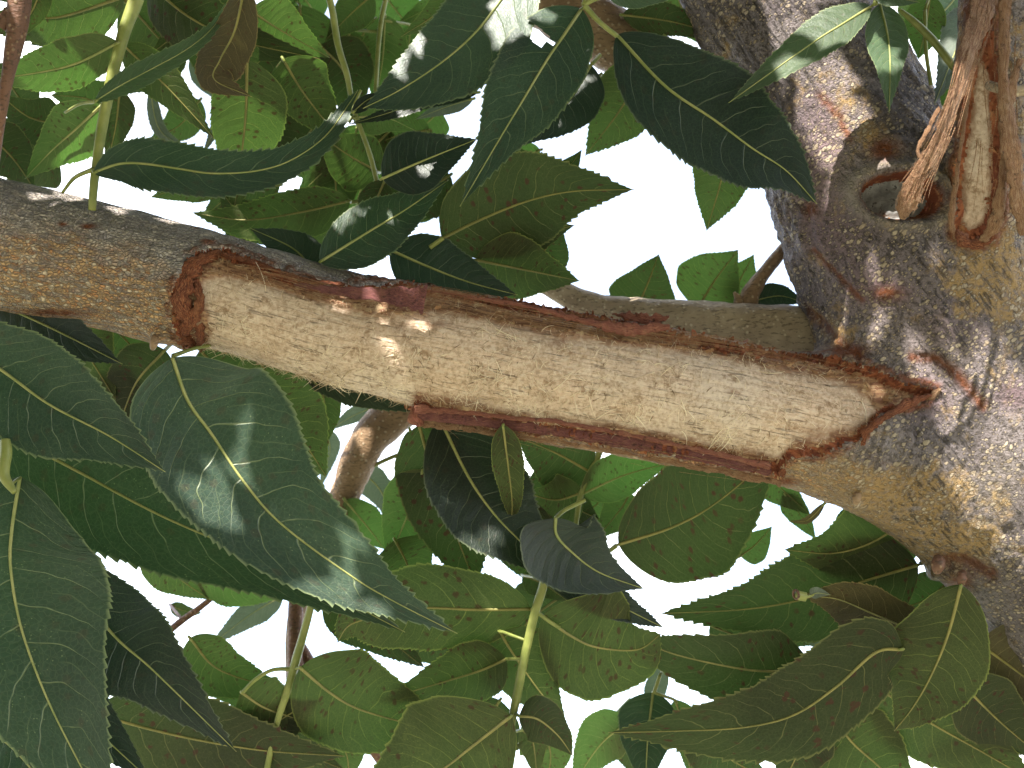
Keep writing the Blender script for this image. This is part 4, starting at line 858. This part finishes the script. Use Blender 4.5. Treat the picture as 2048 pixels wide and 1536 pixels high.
spray('wide plain leaflets on the yellow green stalk, lower left of centre', [[(630, 1180, -.04, 7), (612, 1250, -.038, 8), (592, 1320, -.036, 9), (575, 1380, -.036, 8), (550, 1460, -.038, 6), (530, 1560, -.04, 6)], [(590, 1338, -.036, 5), (545, 1340, -.034, 4), (510, 1360, -.03, 4), (486, 1384, -.03, 4)]], [([600, 1335, 660, 1385, 718, 1418, 821, 1448, 900, 1465], 196, 'U', -.034, dict(tilt=-.35)), ([482, 1384, 540, 1420, 652, 1452], 122, 'U', -.04, {}), ([380, 1276, 440, 1340, 580, 1384], 110, 'U', -.055, {}), ([560, 1394, 620, 1440, 680, 1520], 70, 'U', -.06, {})], GB)
spray('soft yellowish leaflets fringing the sky gap under the widest leaf', [[(445, 1178, -.08, 6), (400, 1215, -.08, 6), (355, 1248, -.08, 7), (320, 1280, -.08, 6)]], [([285, 1090, 350, 1150, 420, 1200], 82, 'U', -.06, {}), ([390, 1148, 480, 1180, 590, 1186], 72, 'P', -.07, {}), ([565, 1192, 500, 1230, 412, 1298], 52, 'S', -.16, {}), ([340, 1210, 370, 1222, 405, 1226], 28, 'D', -.2, {}), ([690, 1200, 640, 1195, 590, 1196], 40, 'P', -.09, {})], GB, smat='redtwig')
# --- lower right
spray('leaflet under the limb base tapering left to a point', [[(1880, 990, -.05, 4), (1860, 1000, -.045, 4)]], [([1850, 1010, 1782, 1062, 1724, 1093, 1656, 1107, 1568, 1099], 158, 'U', -.030, dict(peak=.4))], GB)
spray('long dark leaflet slung between the sky gaps at lower right', [[(1870, 1110, -.04, 4), (1840, 1128, -.04, 5)]], [([1836, 1130, 1751, 1155, 1604, 1199, 1485, 1219, 1318, 1227], 182, 'D', -.042, dict(teeth=36, tilt=-.4))], GB)
spray('yellowish leaflet rolled at its tip into a small red ended tube', [[(1900, 1285, -.01, 4), (1870, 1278, -.008, 4)], [(1612, 1194, .004, 9), (1602, 1192, .004, 9.5), (1592, 1189, .005, 9)]], [([1866, 1278, 1816, 1257, 1740, 1225, 1673, 1198, 1606, 1192], 98, 'B', -.005, dict(peak=.5, fold=.25)), ([1620, 1192, 1635, 1186, 1662, 1190], 22, 'S', .004, dict(fold=.5))], GB)
spray('blotched leaflet pointing down below the limb base, brown speckled', [[(1928, 1150, .012, 4), (1924, 1168, .012, 5)]], [([1922, 1170, 1895, 1271, 1861, 1353, 1826, 1414, 1788, 1462], 186, 'U', .008, dict(teeth=34, peak=.40, tilt=-.3))], GB)
spray('curving spotted leaflet with sunlit midrib, left of the longest bottom leaf', [[(1680, 1335, -.03, 4), (1650, 1340, -.03, 5), (1618, 1340, -.028, 5)]], [([1622, 1340, 1560, 1342, 1485, 1338, 1348, 1308, 1265, 1272], 158, 'D', -.028, dict(tilt=-.35))], GB)
spray('longest arched leaflet across the bottom right, midrib like a bow', [[(1850, 1296, -.005, 5), (1806, 1298, -.004, 6)]], [([1806, 1298, 1751, 1305, 1673, 1373, 1587, 1430, 1485, 1455, 1348, 1462, 1216, 1465], 172, 'D', -.006, dict(teeth=38, peak=.42, tilt=-.35))], GB)
spray('brownish leaflets packed in the bottom right corner', [[(1690, 1320, -.05, 4), (1715, 1345, -.05, 5)]], [([1717, 1346, 1837, 1431, 1963, 1503, 2080, 1570], 158, 'U', -.05, {}), ([1660, 1415, 1700, 1480, 1770, 1545, 1830, 1620], 176, 'U', -.062, {}), ([1955, 1285, 2048, 1353, 2160, 1440], 168, 'B', -.03, {}), ([1915, 1358, 1994, 1438, 2090, 1520], 130, 'D', -.036, {}), ([1990, 1278, 2030, 1256, 2090, 1240], 56, 'D', -.05, {}), ([1640, 1440, 1600, 1500, 1560, 1580], 120, 'D', -.06, {})], GB)
spray('green leaflets behind the rolled leaflet', [[(1850, 1320, -.08, 4), (1822, 1318, -.08, 4)]], [([1824, 1318, 1720, 1296, 1588, 1274], 74, 'S', -.09, {}), ([1830, 1300, 1800, 1330, 1782, 1375], 62, 'P', -.075, {}), ([1700, 1270, 1760, 1330, 1770, 1380], 90, 'U', -.10, {})], GB)
spray('small far leaflets in the sky gap under the limb', [[(1480, 900, -.09, 4), (1500, 930, -.09, 4)]], [([1500, 925, 1560, 975, 1622, 1032], 66, 'U', -.09, {}), ([1568, 985, 1600, 1030, 1633, 1080], 46, 'U', -.1, {}), ([1480, 1112, 1510, 1090, 1545, 1052], 62, 'U', -.12, {}), ([1650, 1006, 1615, 1040, 1575, 1043], 14, 'B', -.02, {})], GB)
spray('blue green and pale leaflets at the bottom edge right of the central stalk', [[(1320, 1350, -.06, 4), (1308, 1385, -.06, 4)]], [([1306, 1385, 1296, 1470, 1290, 1580], 118, 'T', -.05, {}), ([1262, 1440, 1200, 1490, 1140, 1580], 96, 'P', -.09, {}), ([1350, 1400, 1372, 1470, 1380, 1560], 56, 'U', -.08, {}), ([1330, 1330, 1310, 1390, 1325, 1420], 40, 'S', -.1, {})], GB)

ring_parent = [o for o in bpy.data.objects if o.get('label', '').startswith('yellowish leaflet rolled')][0]
rc = V(1592, 1189, .0055); rp_ = np.array([rc+.0024*(math.cos(t)*np.array([.45, 0, .9])+math.sin(t)*np.array([0, 1, 0])) for t in np.linspace(0, 2*math.pi, 19)])
tv, tf = tube_mesh(rp_, np.full(19, .0007), 8, .2, 1, False); mesh_obj('rolled_end', tv, tf, M['redtwig'], ring_parent)
# filler leaves deeper in the crown, blurred and in the shade
def deep(label, rows, group=GM):
    spray(label, [[(rows[0][0][0]+30, rows[0][0][1]-30, rows[0][3]-.02, 5), (rows[0][0][0], rows[0][0][1], rows[0][3], 4)]], rows, group)
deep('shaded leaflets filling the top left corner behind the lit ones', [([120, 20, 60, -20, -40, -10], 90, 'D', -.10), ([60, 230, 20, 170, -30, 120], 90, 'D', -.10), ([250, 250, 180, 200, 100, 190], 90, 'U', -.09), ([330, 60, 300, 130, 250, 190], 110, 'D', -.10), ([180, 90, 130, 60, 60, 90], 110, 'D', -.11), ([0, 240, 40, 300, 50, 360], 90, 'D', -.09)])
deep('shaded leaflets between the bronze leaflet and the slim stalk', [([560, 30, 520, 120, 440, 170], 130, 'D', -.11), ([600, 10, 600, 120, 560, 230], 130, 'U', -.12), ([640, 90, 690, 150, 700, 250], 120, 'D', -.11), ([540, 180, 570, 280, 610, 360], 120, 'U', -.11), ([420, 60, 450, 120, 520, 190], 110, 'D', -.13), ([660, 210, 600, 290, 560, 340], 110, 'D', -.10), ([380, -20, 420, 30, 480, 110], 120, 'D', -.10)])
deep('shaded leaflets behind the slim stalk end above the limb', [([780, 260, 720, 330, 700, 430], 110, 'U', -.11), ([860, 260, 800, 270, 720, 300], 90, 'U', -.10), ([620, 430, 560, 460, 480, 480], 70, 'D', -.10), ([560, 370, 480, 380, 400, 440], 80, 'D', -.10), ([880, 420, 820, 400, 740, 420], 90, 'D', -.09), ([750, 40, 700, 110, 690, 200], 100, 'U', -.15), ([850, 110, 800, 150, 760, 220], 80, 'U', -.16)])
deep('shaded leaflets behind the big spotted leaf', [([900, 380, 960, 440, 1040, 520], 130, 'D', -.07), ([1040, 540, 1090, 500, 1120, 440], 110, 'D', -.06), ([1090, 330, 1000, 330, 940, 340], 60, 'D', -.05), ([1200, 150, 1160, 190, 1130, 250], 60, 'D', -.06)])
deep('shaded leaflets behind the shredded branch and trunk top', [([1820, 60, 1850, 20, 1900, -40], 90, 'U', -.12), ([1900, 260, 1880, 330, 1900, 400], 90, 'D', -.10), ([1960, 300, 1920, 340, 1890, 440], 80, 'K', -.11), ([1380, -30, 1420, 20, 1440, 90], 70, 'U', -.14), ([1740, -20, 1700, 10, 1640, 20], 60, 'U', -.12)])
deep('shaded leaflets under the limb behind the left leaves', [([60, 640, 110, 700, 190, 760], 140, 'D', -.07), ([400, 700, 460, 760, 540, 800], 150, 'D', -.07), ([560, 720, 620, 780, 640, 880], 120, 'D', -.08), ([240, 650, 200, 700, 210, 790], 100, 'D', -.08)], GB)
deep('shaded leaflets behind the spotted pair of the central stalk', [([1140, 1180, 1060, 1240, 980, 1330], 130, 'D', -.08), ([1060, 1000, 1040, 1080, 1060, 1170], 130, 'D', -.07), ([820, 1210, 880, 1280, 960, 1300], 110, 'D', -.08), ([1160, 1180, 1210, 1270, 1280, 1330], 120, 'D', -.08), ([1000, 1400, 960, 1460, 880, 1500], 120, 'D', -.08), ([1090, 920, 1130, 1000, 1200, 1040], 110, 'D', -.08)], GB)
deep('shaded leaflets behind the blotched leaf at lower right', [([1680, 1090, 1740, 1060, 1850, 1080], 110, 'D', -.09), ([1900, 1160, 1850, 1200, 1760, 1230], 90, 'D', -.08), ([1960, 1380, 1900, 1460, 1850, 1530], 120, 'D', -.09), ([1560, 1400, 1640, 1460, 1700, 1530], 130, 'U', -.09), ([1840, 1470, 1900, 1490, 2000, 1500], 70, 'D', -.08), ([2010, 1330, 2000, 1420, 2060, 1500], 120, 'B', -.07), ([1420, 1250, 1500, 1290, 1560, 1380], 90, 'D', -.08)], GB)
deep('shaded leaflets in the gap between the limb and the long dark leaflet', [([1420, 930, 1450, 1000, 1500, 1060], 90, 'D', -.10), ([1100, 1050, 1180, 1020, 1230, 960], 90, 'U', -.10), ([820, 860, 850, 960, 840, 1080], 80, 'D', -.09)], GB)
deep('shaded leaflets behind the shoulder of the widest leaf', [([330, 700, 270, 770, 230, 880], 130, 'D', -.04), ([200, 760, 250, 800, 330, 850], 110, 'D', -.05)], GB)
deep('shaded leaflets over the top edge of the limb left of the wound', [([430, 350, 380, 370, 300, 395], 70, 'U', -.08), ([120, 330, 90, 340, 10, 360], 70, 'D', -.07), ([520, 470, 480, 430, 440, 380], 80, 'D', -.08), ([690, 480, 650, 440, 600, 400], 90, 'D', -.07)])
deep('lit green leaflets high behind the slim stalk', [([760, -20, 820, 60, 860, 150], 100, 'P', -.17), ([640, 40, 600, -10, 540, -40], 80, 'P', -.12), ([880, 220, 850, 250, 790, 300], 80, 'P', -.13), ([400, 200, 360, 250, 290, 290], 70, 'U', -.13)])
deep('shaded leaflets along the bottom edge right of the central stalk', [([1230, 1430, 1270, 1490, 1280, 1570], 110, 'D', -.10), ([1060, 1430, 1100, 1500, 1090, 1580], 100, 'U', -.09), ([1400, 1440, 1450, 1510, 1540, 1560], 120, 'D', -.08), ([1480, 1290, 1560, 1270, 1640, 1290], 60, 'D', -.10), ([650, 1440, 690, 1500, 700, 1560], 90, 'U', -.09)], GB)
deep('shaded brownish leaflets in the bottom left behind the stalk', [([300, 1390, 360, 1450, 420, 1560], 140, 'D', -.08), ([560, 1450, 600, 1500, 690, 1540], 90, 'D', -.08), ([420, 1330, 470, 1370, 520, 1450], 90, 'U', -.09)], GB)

# ------------------------------------------------------------------ unseen leaves added overhead to shade the scene, gaps shaped to aim sun spots
spots = [(785, 652, 26, .03), (1690, 335, 58, .0), (1715, 395, 40, .01), (1600, 50, 60, -.01), (2005, 930, 85, .03), (1985, 1010, 60, .03), (1832, 690, 16, .03), (1250, 605, 50, -.06),
    (435, 925, 30, .04), (425, 1005, 26, .04), (1000, 50, 14, .036), (1135, 225, 26, .02), (100, 150, 85, .02), (120, 65, 85, .01), (490, 260, 60, -.035), (600, 180, 40, -.04), (340, 200, 30, -.01),
    (1000, 1180, 20, -.01), (1050, 1290, 18, .0), (830, 1500, 40, -.0), (1180, 385, 36, -.006), (890, 455, 18, -.006), (1660, 50, 26, .05), (1772, 195, 26, .045), (228, 332, 10, .045), (240, 100, 12, .03),
    (690, 470, 24, .0), (620, 60, 50, -.03), (1930, 90, 40, .0), (700, 420, 40, -.07), (650, 350, 40, -.07), (1680, 620, 26, .0)]
e1 = np.cross(LV, (0, 0, 1.)); e1 /= np.linalg.norm(e1); e2 = np.cross(LV, e1)
holes = []
for x_, y_, r_, z_ in spots:
    q = V(x_, y_, z_); holes.append((q@e1, q@e2, r_*K))
holes = np.array(holes)
rs = np.random.RandomState(4); vs = []; fs = []; step = .022
for layer in range(4):
    dist = .50+.09*layer
    for a in np.arange(-.75, .75, step):
        for bq in np.arange(-.75, .75, step):
            aa, bb = a+rs.uniform(-.4, .4)*step, bq+rs.uniform(-.4, .4)*step
            ln, wd = rs.uniform(.022, .032), rs.uniform(.009, .013); th = rs.uniform(0, 6.28)
            hd = np.hypot(holes[:, 0]-aa, holes[:, 1]-bb)-holes[:, 2]
            if hd.min() < .005: continue
            if hd.min() < .02: ln *= .55; wd *= .7
            if rs.rand() < .01: continue
            ctr_ = aa*e1+bb*e2+LV*(dist+rs.uniform(-.03, .03))
            # keep clear of the view
            fpx_, fpy_ = to_px(ctr_[None]); 
            if D0-ctr_[2] > .02 and -140 < fpx_[0] < 2190 and -140 < fpy_[0] < 1680: continue
            d1 = math.cos(th)*e1+math.sin(th)*e2+LV*rs.uniform(-.4, .4); d2 = np.cross(LV, d1)+LV*rs.uniform(-.3, .3)
            b0 = len(vs)
            for (p_, q_) in ((-1, 0), (-.45, .85), (.2, .9), (1, 0), (.2, -.9), (-.45, -.85)): vs.append(ctr_+d1*ln*p_+d2*wd*q_)
            fs.append(tuple(b0+k for k in range(6)))
b = NB('sun_mask_leaf'); 
tr = b.n('ShaderNodeBsdfTranslucent'); tr.inputs[0].default_value = (.06, .10, .04, 1)
ms = b.n('ShaderNodeMixShader'); ms.inputs[0].default_value = .12
b.t.links.new(b.pr(b.mix(b.noise(b.obj(), 12, 2), (.05, .06, .04), (.08, .10, .06)), .45, None, .5), ms.inputs[1]); b.t.links.new(tr.outputs[0], ms.inputs[2])
cm_ = b.end(ms.outputs[0])
o = mesh_obj('sun_mask_leaves', np.array(vs), fs, cm_, tree, smooth_=False); o['kind'] = 'stuff'; o['label'] = 'unseen leaf layers added overhead to cast dappled shade'
print('VERTS', nv, 'sun_mask_leaves', len(fs), 'labels', [int((lab == k).sum()) for k in range(10)])
